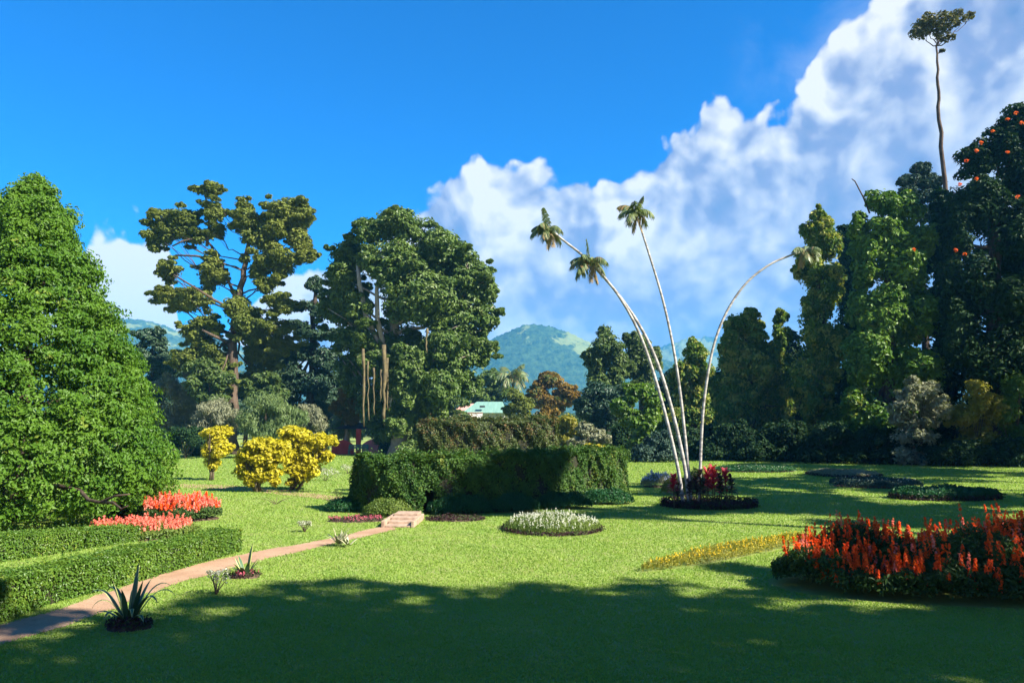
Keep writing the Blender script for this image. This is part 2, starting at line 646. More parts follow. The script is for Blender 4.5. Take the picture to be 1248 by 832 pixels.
L_HEDGE2 = leaf_mat('leaf_hedge_olive', (0.040, 0.068, 0.018), (0.11, 0.135, 0.035), (0.16, 0.10, 0.04), 0.25, 0.5, 0.3, 0.5, 0.6, 0.16)
L_FERN = leaf_mat('leaf_fern', (0.012, 0.070, 0.022), (0.030, 0.115, 0.032), None, 0.25, 0.5, 0.3, 0.5, 0.8)
L_COVER = leaf_mat('leaf_cover', (0.07, 0.13, 0.02), (0.15, 0.20, 0.035), None, 0.3, 0.5, 0.3, 0.5, 1.5)
L_SALVIA = leaf_mat('leaf_salvia', (0.020, 0.055, 0.012), (0.060, 0.105, 0.022), None, 0.25, 0.55, 0.25, 0.4, 1.5)
L_PURPLE = leaf_mat('leaf_purple', (0.026, 0.014, 0.016), (0.075, 0.026, 0.036), (0.045, 0.07, 0.02), 0.2, 0.55, 0.2, 0.4, 3.0, 0.22)
L_FRESH = leaf_mat('leaf_fresh_green', (0.040, 0.115, 0.010), (0.16, 0.26, 0.026), (0.28, 0.32, 0.05), 0.28, 0.5, 0.3, 0.5, 0.35, 0.14)  # leaf colour brightened so that the crown looks more sunlit
L_CORDY = leaf_mat('leaf_crimson', (0.35, 0.014, 0.035), (0.62, 0.03, 0.06), None, 0.35, 0.4, 0.35, 0.5, 2.0)
L_PALM = leaf_mat('leaf_palm', (0.065, 0.11, 0.04), (0.19, 0.23, 0.085), (0.24, 0.16, 0.07), 0.2, 0.45, 0.4, 0.4, 1.5, 0.16)
L_THIN = leaf_mat('leaf_emergent', (0.055, 0.06, 0.02), (0.15, 0.14, 0.04), None, 0.25, 0.5, 0.3, 0.4, 0.4)
P_RED = leaf_mat('petal_scarlet', (0.70, 0.055, 0.008), (0.88, 0.15, 0.018), None, 0.35, 0.5, 0.2, 0.3, 2.0)
P_CORAL = leaf_mat('petal_coral', (0.72, 0.12, 0.085), (0.80, 0.30, 0.22), None, 0.35, 0.5, 0.2, 0.4, 2.0)
P_PINK = leaf_mat('petal_pink', (0.42, 0.05, 0.12), (0.65, 0.20, 0.26), None, 0.35, 0.5, 0.2, 0.4, 2.0)
P_WHITE = leaf_mat('petal_white', (0.52, 0.52, 0.42), (0.72, 0.72, 0.66), None, 0.3, 0.5, 0.2, 0.4, 2.0)
P_YELLOW = leaf_mat('petal_yellow', (0.62, 0.40, 0.02), (0.78, 0.56, 0.04), None, 0.3, 0.5, 0.2, 0.4, 2.0)
P_ORANGE = leaf_mat('petal_orange', (0.70, 0.10, 0.015), (0.80, 0.20, 0.03), None, 0.3, 0.5, 0.2, 0.4, 2.0)
P_LILAC = leaf_mat('petal_lilac', (0.30, 0.32, 0.55), (0.55, 0.56, 0.72), None, 0.3, 0.5, 0.2, 0.4, 2.0)


# ------------------------------------------------------------------ the ground
def lawn_mat():
    def build(T, p, out):
        tc = T.n('ShaderNodeTexCoord')
        o = tc.outputs['Object']
        n1 = T.noise(o, 0.25, 4.0, 0.6)
        n2 = T.noise(T.vm('MULTIPLY', o, (1, 1, 1)), 22.0, 5.0, 0.7)
        n3 = T.noise(o, 1.7, 4.0, 0.6)
        a = T.mix(T.step(n1, 0.35, 0.65), rgb(0.18, 0.28, 0.045), rgb(0.28, 0.33, 0.070))
        b = T.mix(T.step(n3, 0.35, 0.7), a, rgb(0.28, 0.295, 0.10))
        n4 = T.noise(o, 0.55, 6.0, 0.7, 0.5)
        b = T.mix(T.m('MULTIPLY', T.step(n4, 0.60, 0.74), 0.55), b, rgb(0.27, 0.235, 0.085))
        c = T.mix(T.m('MULTIPLY', T.step(n2, 0.35, 0.7), 0.65), b, rgb(0.16, 0.235, 0.05))
        T.l(c, p.inputs['Base Color'])
        bp = T.n('ShaderNodeBump')
        bp.inputs['Strength'].default_value = 0.9
        bp.inputs['Distance'].default_value = 0.05
        T.l(T.m('ADD', n2, T.m('MULTIPLY', n3, 1.2)), bp.inputs['Height'])
        T.l(bp.outputs[0], p.inputs['Normal'])
    return principled('lawn', build, 0.8, 0.15)


lawn = mesh_np('lawn', [(-1790, -55, 0), (1790, -55, 0), (1790, 2630, 0), (-1790, 2630, 0)], [(0, 1, 2, 3)], lawn_mat())
struct(lawn)


def resample(pts, step):
    pts = [np.asarray(p[:2], float) for p in pts]
    out = []
    for a, b in zip(pts[:-1], pts[1:]):
        n = max(1, int(np.linalg.norm(b - a) / step))
        out += [a + (b - a) * i / n for i in range(n)]
    out.append(pts[-1])
    return out


def smooth2(pts, it=2):
    pts = [np.asarray(p, float) for p in pts]
    for _ in range(it):
        q = [pts[0]]
        for a, b in zip(pts[:-1], pts[1:]):
            q += [a * 0.75 + b * 0.25, a * 0.25 + b * 0.75]
        q.append(pts[-1])
        pts = q
    return pts


def ribbon(name, left_px, right_px, z, mat, wob=0.05, step=0.18):
    """ground strip between two pixel edges that run side by side"""
    Lp = smooth2([gnd(*p)[:2] for p in left_px])
    Rp = smooth2([gnd(*p)[:2] for p in right_px])
    n = 160

    def spread(ps):
        ps = np.array(ps)
        s = np.r_[0, np.cumsum(np.linalg.norm(np.diff(ps, axis=0), axis=1))]
        q = np.linspace(0, s[-1], n)
        return np.c_[np.interp(q, s, ps[:, 0]), np.interp(q, s, ps[:, 1])]
    A, B = spread(Lp), spread(Rp)
    dirv = norm(B - A)
    wa = np.convolve(RNG.normal(size=n + 8), np.ones(5) / 5, 'same')[4:-4] * wob
    wb = np.convolve(RNG.normal(size=n + 8), np.ones(5) / 5, 'same')[4:-4] * wob
    A = A + dirv * wa[:, None]
    B = B + dirv * wb[:, None]
    K = 5
    V = np.concatenate([np.c_[A + (B - A) * (k / K), np.full(n, z)] for k in range(K + 1)])
    F = [(k * n + i, (k + 1) * n + i, (k + 1) * n + i + 1, k * n + i + 1) for k in range(K) for i in range(n - 1)]
    return mesh_np(name, V, F, mat, smooth=True), A, B


def path_mat():
    def build(T, p, out):
        tc = T.n('ShaderNodeTexCoord')
        o = tc.outputs['Object']
        n1 = T.noise(o, 1.2, 4.0, 0.65)
        n2 = T.noise(o, 38.0, 4.0, 0.7)
        a = T.mix(T.step(n1, 0.3, 0.7), rgb(0.33, 0.195, 0.115), rgb(0.45, 0.30, 0.195))
        gr = T.n('ShaderNodeTexVoronoi')
        T.l(o, gr.inputs['Vector'])
        gr.inputs['Scale'].default_value = 30.0
        b_ = T.mix(T.m('MULTIPLY', T.step(gr.outputs['Distance'], 0.1, 0.5), 0.35), a, rgb(0.22, 0.14, 0.09))
        n5 = T.noise(o, 3.2, 5.0, 0.7)
        b_ = T.mix(T.m('MULTIPLY', T.step(n5, 0.52, 0.70), 0.55), b_, rgb(0.19, 0.125, 0.075))
        c = T.mix(T.m('MULTIPLY', T.step(n2, 0.4, 0.75), 0.45), b_, rgb(0.24, 0.14, 0.085))
        T.l(c, p.inputs['Base Color'])
        bp = T.n('ShaderNodeBump')
        bp.inputs['Strength'].default_value = 0.5
        bp.inputs['Distance'].default_value = 0.02
        T.l(T.m('ADD', n2, n1), bp.inputs['Height'])
        T.l(bp.outputs[0], p.inputs['Normal'])
    return principled('path_sand', build, 0.9, 0.15)


M_PATH = path_mat()
p1, PA, PB = ribbon('path', [(-160, 800), (0, 764), (60, 746), (130, 722), (190, 700), (250, 685), (310, 672), (400, 657), (478, 638)],
                    [(-200, 838), (0, 787), (95, 757), (150, 737), (205, 714), (262, 697), (320, 682), (400, 664), (482, 645)], 0.006, M_PATH, 0.11)
struct(p1)
p2, _, _ = ribbon('path', [(120, 592), (222, 589), (300, 592), (360, 598), (440, 609)],
                  [(120, 597), (222, 593.5), (300, 598), (360, 604), (440, 615)], 0.006, M_PATH, 0.06)
struct(p2)


# closely mown blades near the camera; the path and the beds stay bare
BARE = []          # (cx, cy, rx, ry, rot) ellipses without grass


def in_path(X, Y):
    ok = np.zeros(len(X), bool)
    poly = np.concatenate([PA, PB[::-1]])
    j = len(poly) - 1
    for i in range(len(poly)):
        xi, yi = poly[i]
        xj, yj = poly[j]
        c = ((yi > Y) != (yj > Y)) & (X < (xj - xi) * (Y - yi) / (yj - yi + 1e-12) + xi)
        ok ^= c
        j = i
    return ok


def grass(n=760000):
    y = 6.6 * (72.0 / 6.6) ** (RNG.random(n) ** 1.15)
    x = (RNG.random(n) * 2 - 1) * (0.69 * y + 0.4)
    keep = ~in_path(x + RNG.normal(size=n) * 0.05, y + RNG.normal(size=n) * 0.05)
    for cx, cy, rx, ry, ro in BARE:
        dx, dy = x - cx, y - cy
        u = dx * math.cos(ro) + dy * math.sin(ro)
        v = -dx * math.sin(ro) + dy * math.cos(ro)
        keep &= (u / rx) ** 2 + (v / ry) ** 2 > 1
    x, y = x[keep], y[keep]
    n = len(x)
    patchy = np.sin(x * 1.3 + 2 * np.sin(y * 0.7)) * np.sin(y * 1.1 + np.sin(x * 0.9))
    h = (0.016 + 0.0009 * y) * RNG.uniform(0.55, 1.3, n) * (1 + 0.18 * patchy)
    w = (0.0034 + 0.00048 * y) * RNG.uniform(0.7, 1.3, n)
    a = RNG.uniform(0, 2 * math.pi, n)
    lean = RNG.normal(size=(n, 2)) * h[:, None] * 0.55
    V = np.empty((n, 3, 3))
    V[:, 0] = np.c_[x - np.cos(a) * w, y - np.sin(a) * w, np.zeros(n)]
    V[:, 1] = np.c_[x + np.cos(a) * w, y + np.sin(a) * w, np.zeros(n)]
    V[:, 2] = np.c_[x + lean[:, 0], y + lean[:, 1], h]
    m = leaf_mat('grass_blade', (0.165, 0.28, 0.040), (0.25, 0.34, 0.062), (0.34, 0.36, 0.11), 0.4, 0.5, 0.3, 0.35, 0.9, 0.10)
    o = mesh_np('lawn_grass', V.reshape(-1, 3), None, m, rnd=RNG.random(n), F3=np.arange(3 * n).reshape(n, 3))
    o['kind'] = 'stuff'
    tag(o, 'short mown lawn grass covering the open ground', 'grass')


# ------------------------------------------------------------------ hills far behind the garden
def ridge(name, peaks, y0, y1, x0, x1, nx, ny, mat, rough, base_h=0.0):
    xs = np.linspace(x0, x1, nx)
    ys = np.linspace(y0, y1, ny)
    X, Y = np.meshgrid(xs, ys)
    Z = np.zeros_like(X)
    for (cx, cy, h, sx, sy, rot) in peaks:
        dx, dy = X - cx, Y - cy
        u = dx * math.cos(rot) + dy * math.sin(rot)
        v = -dx * math.sin(rot) + dy * math.cos(rot)
        Z = np.maximum(Z, h * np.exp(-(np.abs(u / sx) ** 2.0) - (v / sy) ** 2)) + 0.25 * np.minimum(Z, h * np.exp(-(u / sx) ** 2 - (v / sy) ** 2))
    for s, a in ((0.009, 5.0), (0.021, 2.6), (0.05, 1.0)):
        Z += a * np.sin(X * s + 3 * np.sin(Y * s * 0.7)) * np.cos(Y * s * 1.2 + 2 * np.sin(X * s * 0.6)) * np.clip(Z / 60, 0, 1)
    Z += RNG.normal(size=Z.shape) * rough * np.clip(Z / 25, 0, 1)
    fade = np.clip((X - x0) / 120, 0, 1) * np.clip((x1 - X) / 120, 0, 1) * np.clip((Y - y0) / 80, 0, 1)
    Z = Z * fade - 0.5 + base_h
    V = np.stack([X, Y, Z], -1).reshape(-1, 3)
    i = (np.arange(ny - 1)[:, None] * nx + np.arange(nx - 1)[None, :]).ravel()
    F = np.stack([i, i + 1, i + nx + 1, i + nx], -1)
    return struct(mesh_np(name, V, F, mat, smooth=True))


def hill_mat():
    def build(T, p, out):
        tc = T.n('ShaderNodeTexCoord')
        o = tc.outputs['Object']
        n1 = T.noise(o, 0.011, 5.0, 0.6, 0.8)
        n2 = T.noise(o, 0.11, 4.0, 0.75)
        sep = T.n('ShaderNodeSeparateXYZ')
        T.l(o, sep.inputs[0])
        hi = T.step(sep.outputs[2], 105, 165)
        f = T.m('MULTIPLY', T.step(T.m('ADD', n1, T.m('MULTIPLY', hi, 0.13)), 0.66, 0.71), 1.0)
        wood = T.mix(T.step(n2, 0.3, 0.7), rgb(0.006, 0.026, 0.024), rgb(0.045, 0.088, 0.042))
        mead = T.mix(n2, rgb(0.09, 0.14, 0.05), rgb(0.17, 0.19, 0.08))
        T.l(T.mix(f, wood, mead), p.inputs['Base Color'])
    return principled('hillside', build, 0.9, 0.1)


M_HILL = hill_mat()


def hx(px, py, Y):
    p = at(px, py, Y)
    return p[0], p[2]


X1, Z1 = hx(655, 397, 1400)
X2, Z2 = hx(150, 382, 1500)
X3, Z3 = hx(250, 392, 1600)
ridge('hills', [(X1, 1400, Z1 * 0.90, 185, 150, 0.0), (X1 + 190, 1440, Z1 * 0.66, 230, 150, -0.1), (X1 - 170, 1350, Z1 * 0.60, 170, 140, 0.1), (X2, 1500, Z2 * 0.80, 260, 200, 0.0),
                (X3, 1600, Z3 * 0.74, 260, 180, 0.1), (X2 - 350, 1450, Z2 * 0.75, 300, 200, 0.0), (X1 + 700, 1500, Z1 * 0.5, 300, 160, 0)],
      1050, 1800, -1250, 1100, 520, 190, M_HILL, 1.6)
X4, Z4 = hx(870, 402, 2300)
ridge('hills', [(X4, 2350, Z4 * 0.86, 420, 150, 0.0), (X4 + 520, 2400, Z4 * 0.86, 420, 150, 0.0), (X4 - 400, 2400, Z4 * 0.62, 300, 150, 0.0)],
      2120, 2550, -500, 1500, 300, 70, M_HILL, 3.0)


def build_haze():
    mb = MB()
    mb.box((0, 1290, 169), (3600, 2700, 340))
    m = bpy.data.materials.new('haze')
    m.use_nodes = True
    T = NT(m.node_tree)
    out = T.n('ShaderNodeOutputMaterial')
    v = T.n('ShaderNodeVolumePrincipled')
    v.inputs['Color'].default_value = rgb(0.10, 0.48, 1.0)
    v.inputs['Density'].default_value = 0.00024
    v.inputs['Anisotropy'].default_value = 0.0
    T.l(v.outputs[0], out.inputs['Volume'])
    o = mb.build('haze', m, smooth=False)
    o['kind'] = 'stuff'
    tag(o, 'thin blue haze that pales the far hills', 'haze')
    return o


build_haze()

# ------------------------------------------------------------------ trees on the left
def cone_tree():
    d = 22.0
    s = d / FPX
    cx = at(22, 520, d)[0]
    base = np.array([cx, d, 0.0])
    t = thing('cone_tree', 'broad cone-shaped glossy green tree at the left edge, leafy down to the lawn', 'tree', tuple(base))
    prof = [(221, 2), (230, 18), (248, 36), (272, 50), (300, 62), (360, 90), (430, 124), (500, 156), (560, 177), (590, 177), (612, 161), (626, 132)]
    zs = np.array([at(22, p[0], d)[2] for p in prof])[::-1]
    rs = np.array([p[1] * s for p in prof])[::-1]
    m = 1500
    z = RNG.uniform(zs[0], zs[-1], m * 4)
    r = np.interp(z, zs, rs)
    keep = RNG.random(len(z)) < (r + 0.25) / (rs.max() + 0.25)
    z, r = z[keep][:m], r[keep][:m]
    m = len(z)
    a = RNG.uniform(0, 2 * math.pi, m)
    lump = 1 + 0.02 * np.sin(3 * a + z * 1.1) + 0.02 * np.sin(7 * a - z * 2.3)
    rr = np.maximum(r * lump - 0.04 - 0.62 * RNG.random(m) ** 1.2, 0.02)
    Cs = np.c_[cx + np.cos(a) * rr, d + np.sin(a) * rr, z]
    size = np.clip(0.32 * np.exp(RNG.normal(size=(m, 1)) * 0.35), 0.14, 0.42) * np.array([1, 1, 0.85])
    P, N = clump_points(Cs, size, 104, up=0.12, cover=0.45)
    tone = np.repeat(RNG.random(m), 104)
    out = norm(np.c_[P[:, 0] - cx, P[:, 1] - d, np.full(len(P), 0.3)])
    N = norm(N * 0.7 + out * 0.7)
    ni = 26000
    zi = RNG.uniform(zs[0] + 0.2, zs[-1], ni)
    ri = np.interp(zi, zs, rs) * np.sqrt(RNG.random(ni)) * 0.88
    ai = RNG.uniform(0, 2 * math.pi, ni)
    P = np.concatenate([P, np.c_[cx + np.cos(ai) * ri, d + np.sin(ai) * ri, zi]])
    N = np.concatenate([N, unit(ni)])
    tone = np.concatenate([tone, RNG.random(ni)])
    k = P[:, 2] > 0.12
    V, F = leaves(P[k] - base, N[k], 0.115, 0.066, droop=0.2, jit=0.5)
    mb = MB()
    mb.tube([(0, 0, -0.1), (0.05, 0.05, 1.5), (0, 0.1, 4), (0.05, 0, 7), (0, 0, 9.2)], [0.36, 0.26, 0.2, 0.1, 0.03], 10, 0.06)
    for i in range(26):
        an = i * 2.399
        h = 0.8 + i * 0.29
        R = np.interp(h, zs, rs) * 0.8
        mb.tube(curve3((0, 0, h), (math.cos(an) * R, math.sin(an) * R, h + 0.5), 0.06, 5, 0.1), [0.09 - 0.012 * k for k in range(6)], 6)
    mb.build('trunk', M_BARK_DARK, t)
    mb = MB()
    def P_(px, py, dd):
        return at(px, py, d + dd) - base
    mb.tube([P_(30, 600, 0), P_(70, 592, -1.5), P_(98, 598, -2.4), P_(108, 609, -2.8), P_(122, 612, -3.0), P_(140, 604, -3.2), P_(158, 602, -3.4)],
            [0.075, 0.062, 0.05, 0.045, 0.04, 0.028, 0.016], 8, 0.05)
    mb.tube([P_(122, 612, -3.0), P_(138, 612, -3.2), P_(148, 620, -3.4), P_(156, 616, -3.6)], [0.04, 0.03, 0.022, 0.015], 6)
    mb.build('low_bough', M_BARK_DARK, t)
    mesh_np('crown', V, F, L_CONE, t, rnd=0.6 * tone[k] + 0.4 * RNG.random(len(F)))


cone_tree()

# tall pine-like tree with separate leaf pads
PINE = [(216, 268, 34, 22), (196, 290, 20, 18), (230, 285, 26, 16), (262, 262, 18, 20), (258, 285, 14, 14), (250, 233, 22, 9), (298, 243, 14, 6),
        (345, 258, 30, 26), (318, 286, 36, 34), (362, 288, 20, 28), (300, 268, 20, 20), (330, 320, 34, 22), (372, 312, 14, 16),
        (204, 328, 17, 18), (258, 334, 24, 26), (205, 362, 22, 12), (232, 370, 34, 18), (246, 398, 30, 18), (294, 386, 26, 32),
        (328, 345, 20, 18), (345, 372, 24, 16), (250, 428, 30, 24), (270, 450, 20, 20), (305, 410, 16, 20), (226, 440, 18, 14), (330, 400, 24, 14), (322, 432, 28, 22, 2), (345, 418, 22, 16, 2), (262, 470, 26, 18, -2), (310, 460, 18, 14, 2), (200, 276, 22, 16), (370, 270, 14, 18)]
tree('pine_tree', 'tall olive-green tree with separate leaf pads on bare boughs, rusty at the top', 'tree',
     [(283, 548), (283, 480), (284, 420), (290, 370), (298, 330), (306, 290)], 75, PINE, L_OLIVE, M_BARK, r0=0.62, core=0.74, split=7, fringe=7,
     per_m2=0.95, rs=0.75, n_leaf=55, L=0.36, W=0.17, inner=0.2, droop=0.1, up=0.7, thick=0.3,
     extra=[([(290, 370, 0), (268, 318, 0), (240, 312, -1), (214, 311, -1)], 0.17), ([(262, 316, 0), (258, 300, 0), (246, 288, 0), (222, 294, -1), (210, 300, -1)], 0.15),
            ([(286, 378, 0), (262, 366, -1), (240, 352, -2), (212, 335, -2)], 0.15), ([(252, 300, 0), (256, 265, 0), (250, 238, 0)], 0.16),
            ([(303, 310, 0), (300, 275, 0), (298, 246, 0)], 0.15), ([(285, 420, 0), (262, 410, -1.5), (246, 402, -2)], 0.2)])

FICUS = [(490, 276, 42, 28), (455, 285, 34, 24), (428, 312, 28, 26, 2), (535, 312, 46, 42), (480, 320, 40, 36, -2), (572, 345, 34, 38), (510, 360, 60, 48, -2), (425, 362, 28, 36, 2),
         (556, 395, 46, 46), (478, 425, 44, 40, 1), (592, 385, 18, 28), (540, 445, 46, 40, -1), (500, 480, 34, 36), (462, 492, 30, 46, 2), (428, 405, 24, 40, 2), (472, 530, 26, 20, 1),
         (580, 430, 26, 26), (430, 455, 24, 34, 3), (512, 520, 20, 22), (565, 470, 26, 22, 2), (404, 370, 18, 34, 2), (415, 335, 20, 26, 1), (590, 345, 18, 28), (486, 515, 18, 26, -3), (498, 470, 30, 36, -3), (450, 320, 18, 16, -2.5), (446, 410, 16, 24, -2), (520, 545, 20, 14), (508, 425, 34, 26), (522, 500, 26, 22), (470, 455, 24, 20, -2), (545, 420, 26, 24, -3), (455, 440, 22, 20, -2), (500, 440, 30, 26, -3), (440, 375, 18, 18, -2), (530, 470, 30, 26, -3)]
ficus, fb = tree('banyan_tree', 'huge domed dark green tree with roots hanging from its crown', 'tree',
     [(488, 553), (486, 500), (482, 440), (478, 380), (484, 320)], 72, FICUS, L_FICUS, M_BARK_PALE, r0=0.95, core=0.92, split=6, fringe=5,
     per_m2=0.42, rs=0.95, n_leaf=80, L=0.38, W=0.22, inner=0.18, droop=0.3, up=0.45, thick=0.4, start=0.3,
     extra=[([(484, 480, 0), (466, 430, -1.5), (446, 385, -2.2), (438, 345, -2.2), (436, 322, -2)], 0.34), ([(472, 440, -1.5), (460, 390, -2.2), (459, 352, -2.4), (466, 318, -2)], 0.28)])
for (px, y0, y1, r) in ((443, 425, 520, 0.14), (449, 440, 512, 0.10), (456, 448, 505, 0.12), (468, 420, 518, 0.2), (472, 432, 500, 0.12), (464, 450, 490, 0.09), (520, 400, 430, 0.1)):
    mb = MB()
    dd = random.uniform(-5.5, -4.0)
    n = 7
    pts = [at(px + random.uniform(-1, 1), y0 + (y1 - y0) * i / n, 72 + dd) - fb for i in range(n + 1)]
    mb.tube(pts, [r * random.uniform(0.6, 1.3) * (1 - 0.5 * i / n) for i in range(n + 1)], 6, 0.2)
    mb.build('hanging_root', rough_mat('root_straw', (0.07, 0.055, 0.03), (0.15, 0.12, 0.06), 3.0), ficus)

tree('cedar_tree', 'dark feathery tree with drooping sprays between the two tallest trees', 'tree',
     [(378, 548), (379, 450), (382, 380), (385, 335)], 84,
     [(384, 345, 16, 14), (372, 372, 30, 10), (398, 380, 26, 12), (360, 398, 26, 9), (388, 408, 40, 14), (366, 430, 34, 14), (398, 440, 26, 22), (350, 455, 26, 18),
      (384, 466, 40, 24), (345, 486, 28, 24), (380, 505, 38, 28), (412, 480, 22, 40), (350, 520, 24, 20)], L_DARK, M_BARK_DARK, r0=0.5,
     per_m2=0.34, rs=1.1, n_leaf=70, L=0.5, W=0.2, inner=0.25, droop=0.8)
tree('round_tree', 'dark round-topped tree beside the cone tree, brownish on its top', 'tree',
     [(188, 550), (187, 480), (186, 420)], 86, [(186, 412, 24, 17), (176, 438, 22, 22), (202, 445, 22, 22), (190, 470, 32, 24), (180, 500, 24, 24)], L_DARK, M_BARK_DARK, r0=0.4,
     per_m2=0.34, rs=1.0, n_leaf=70, L=0.45, W=0.24, inner=0.4)
tree('silver_tree', 'tall grey-green tree with thin foliage left of the pine-like trunk', 'tree',
     [(212, 551), (212, 500), (216, 460)], 80, [(205, 470, 22, 22), (228, 480, 22, 24), (212, 500, 30, 24), (240, 462, 16, 20), (195, 520, 20, 18), (228, 516, 22, 18)], L_GREY, M_BARK_PALE, r0=0.22,
     per_m2=0.25, rs=0.9, n_leaf=60, L=0.42, W=0.12, inner=0.3, droop=0.8)
shrub('weeping_bush', 'silvery bush with fine drooping twigs behind the leftmost yellow shrub', 'bush', 264, 552, 66,
      [(262, 500, 28, 20), (248, 515, 18, 22), (278, 512, 20, 24), (264, 528, 26, 18)], L_GREY, M_STEM, per_m2=1.1, rs=0.6, n_leaf=46, L=0.34, W=0.06, inner=0.4, droop=1.6, drape=1.6)
shrub('weeping_bush', 'light green weeping bush behind the two larger yellow shrubs', 'bush', 330, 553, 64,
      [(328, 492, 36, 18), (308, 510, 22, 24), (350, 508, 24, 24), (330, 525, 38, 20)], L_LIME, M_STEM, per_m2=1.1, rs=0.6, n_leaf=46, L=0.36, W=0.06, inner=0.4, droop=1.6, drape=1.6)
shrub('weeping_bush', 'small silvery bush right of the light green weeping bush', 'bush', 380, 552, 68,
      [(376, 505, 18, 15), (390, 515, 14, 18), (374, 525, 20, 18)], L_GREY, M_STEM, per_m2=1.1, rs=0.5, n_leaf=44, L=0.30, W=0.07, inner=0.4, droop=1.2, drape=1.4)
shrub('dark_hedge_bush', 'dark clipped bush in the shade right of the cone tree', 'bush', 225, 556, 64,
      [(225, 532, 30, 18), (205, 535, 20, 18), (245, 540, 16, 12)], L_TULIP, M_STEM, per_m2=0.8, rs=0.6, n_leaf=50, L=0.24, W=0.14, inner=0.4)
tree('olive_tree', 'slim pale olive tree standing before the red pavilion', 'tree',
     [(421, 552), (421, 520), (420, 490)], 76, [(420, 478, 12, 14), (428, 492, 12, 14), (414, 497, 13, 14), (424, 510, 15, 12)], L_ORANGE, M_BARK_PALE, r0=0.2,
     per_m2=0.5, rs=0.6, n_leaf=60, L=0.34, W=0.16, inner=0.3)
tree('leafy_tree', 'yellow-green small tree left of the pine-like trunk, above the silver bush', 'tree', [(256, 551), (256, 500), (254, 460)], 70,
     [(248, 446, 24, 18), (264, 462, 22, 18), (240, 472, 20, 18), (258, 486, 24, 14)], L_MID, M_BARK, r0=0.2, per_m2=0.6, rs=0.7, n_leaf=60, L=0.36, W=0.18, inner=0.25)
tree('leafy_tree', 'light green small tree right of the pine-like trunk, behind the weeping bush', 'tree', [(322, 551), (322, 510), (324, 470)], 72,
     [(322, 462, 22, 14), (306, 476, 18, 16), (338, 478, 20, 16)], L_MID, M_BARK, r0=0.2, per_m2=0.6, rs=0.7, n_leaf=60, L=0.36, W=0.18, inner=0.25)
for nm, px, blob in (('dense dark tree filling the gap behind the pine-like trunk', 300, [(290, 470, 46, 26), (330, 460, 30, 26), (250, 480, 30, 24), (310, 500, 60, 30), (350, 440, 20, 16)]),
                     ('dense dark tree filling the gap behind the silver bushes', 230, [(215, 450, 24, 14), (195, 490, 36, 26), (240, 505, 40, 30), (160, 500, 30, 30)]),
                     ('dark spreading tree behind the red pavilion', 420, [(405, 480, 40, 26), (440, 500, 36, 30), (395, 510, 36, 24), (470, 520, 40, 24)])):
    tree('background_tree', nm, 'tree', [(px, 548), (px, 520), (px + 2, 490)], 100, blob, L_DARK, M_BARK_DARK, 'background trees behind the lawn', r0=0.35,
         per_m2=0.25, rs=1.3, n_leaf=70, L=0.55, W=0.3, inner=0.35)

# ------------------------------------------------------------------ the three yellow shrubs
YS = [('smallest yellow shrub, standing leftmost on a bare short trunk', 258, 585, [(262, 530, 21, 14), (256, 548, 16, 18), (270, 546, 15, 16), (260, 566, 12, 10)]),
      ('yellow shrub in the middle, the broadest and nearest the path', 316, 599, [(318, 543, 28, 14), (300, 556, 16, 18), (322, 560, 28, 22), (345, 552, 14, 18), (312, 582, 22, 16), (332, 578, 16, 16), (296, 574, 12, 14)]),
      ('tallest yellow shrub at the right, spreading wide at the top', 358, 597, [(360, 530, 22, 14), (388, 538, 22, 18), (372, 552, 28, 20), (398, 556, 10, 12), (362, 574, 20, 18), (345, 545, 12, 16), (380, 572, 14, 16), (360, 588, 13, 8)])]
for lab, px, py, bl in YS:
    d = gnd(px, py)[1]
    shrub('yellow_shrub', lab, 'shrub', px, py, d, bl, L_GOLD, M_STEM, 'yellow-leaved shrubs on the left lawn', stems=6, rstem=0.07,
          per_m2=4.2, rs=0.36, n_leaf=46, L=0.16, W=0.10, inner=0.3, droop=0.4, depth=1.0)

# ------------------------------------------------------------------ middle distance
tree('background_tree', 'dark green tree right of the banyan, before the blue hill', 'tree', [(600, 548), (598, 500), (598, 470)], 118,
     [(598, 462, 22, 16), (612, 478, 18, 18), (580, 480, 22, 20), (596, 495, 30, 16)], L_FICUS, M_BARK_DARK, 'background trees behind the lawn', r0=0.4, per_m2=0.3, rs=1.2, n_leaf=70, L=0.6, W=0.3, inner=0.3)
tree('background_tree', 'rusty orange-topped tree at the foot of the blue hill', 'tree', [(676, 548), (675, 500), (674, 475)], 110,
     [(672, 464, 24, 14), (655, 478, 16, 14), (690, 478, 20, 16), (672, 490, 30, 14)], L_ORANGE, M_BARK, 'background trees behind the lawn', r0=0.4, per_m2=0.35, rs=1.1, n_leaf=70, L=0.55, W=0.28, inner=0.3)
tree('background_tree', 'small olive and orange tree beside the green-roofed house', 'tree', [(632, 548), (632, 510), (631, 495)], 88,
     [(628, 482, 14, 12), (638, 494, 14, 14), (622, 500, 12, 12), (634, 510, 18, 12)], L_OLIVE, M_BARK, 'background trees behind the lawn', r0=0.3, per_m2=0.5, rs=0.8, n_leaf=60, L=0.42, W=0.22, inner=0.3)
tree('background_tree', 'low green tree behind the house, left of its roof', 'tree', [(545, 548), (545, 515), (546, 500)], 92,
     [(548, 490, 26, 14), (530, 505, 20, 14), (562, 508, 14, 10)], L_MID, M_BARK, 'background trees behind the lawn', r0=0.3, per_m2=0.4, rs=0.9, n_leaf=60, L=0.42, W=0.22, inner=0.3)
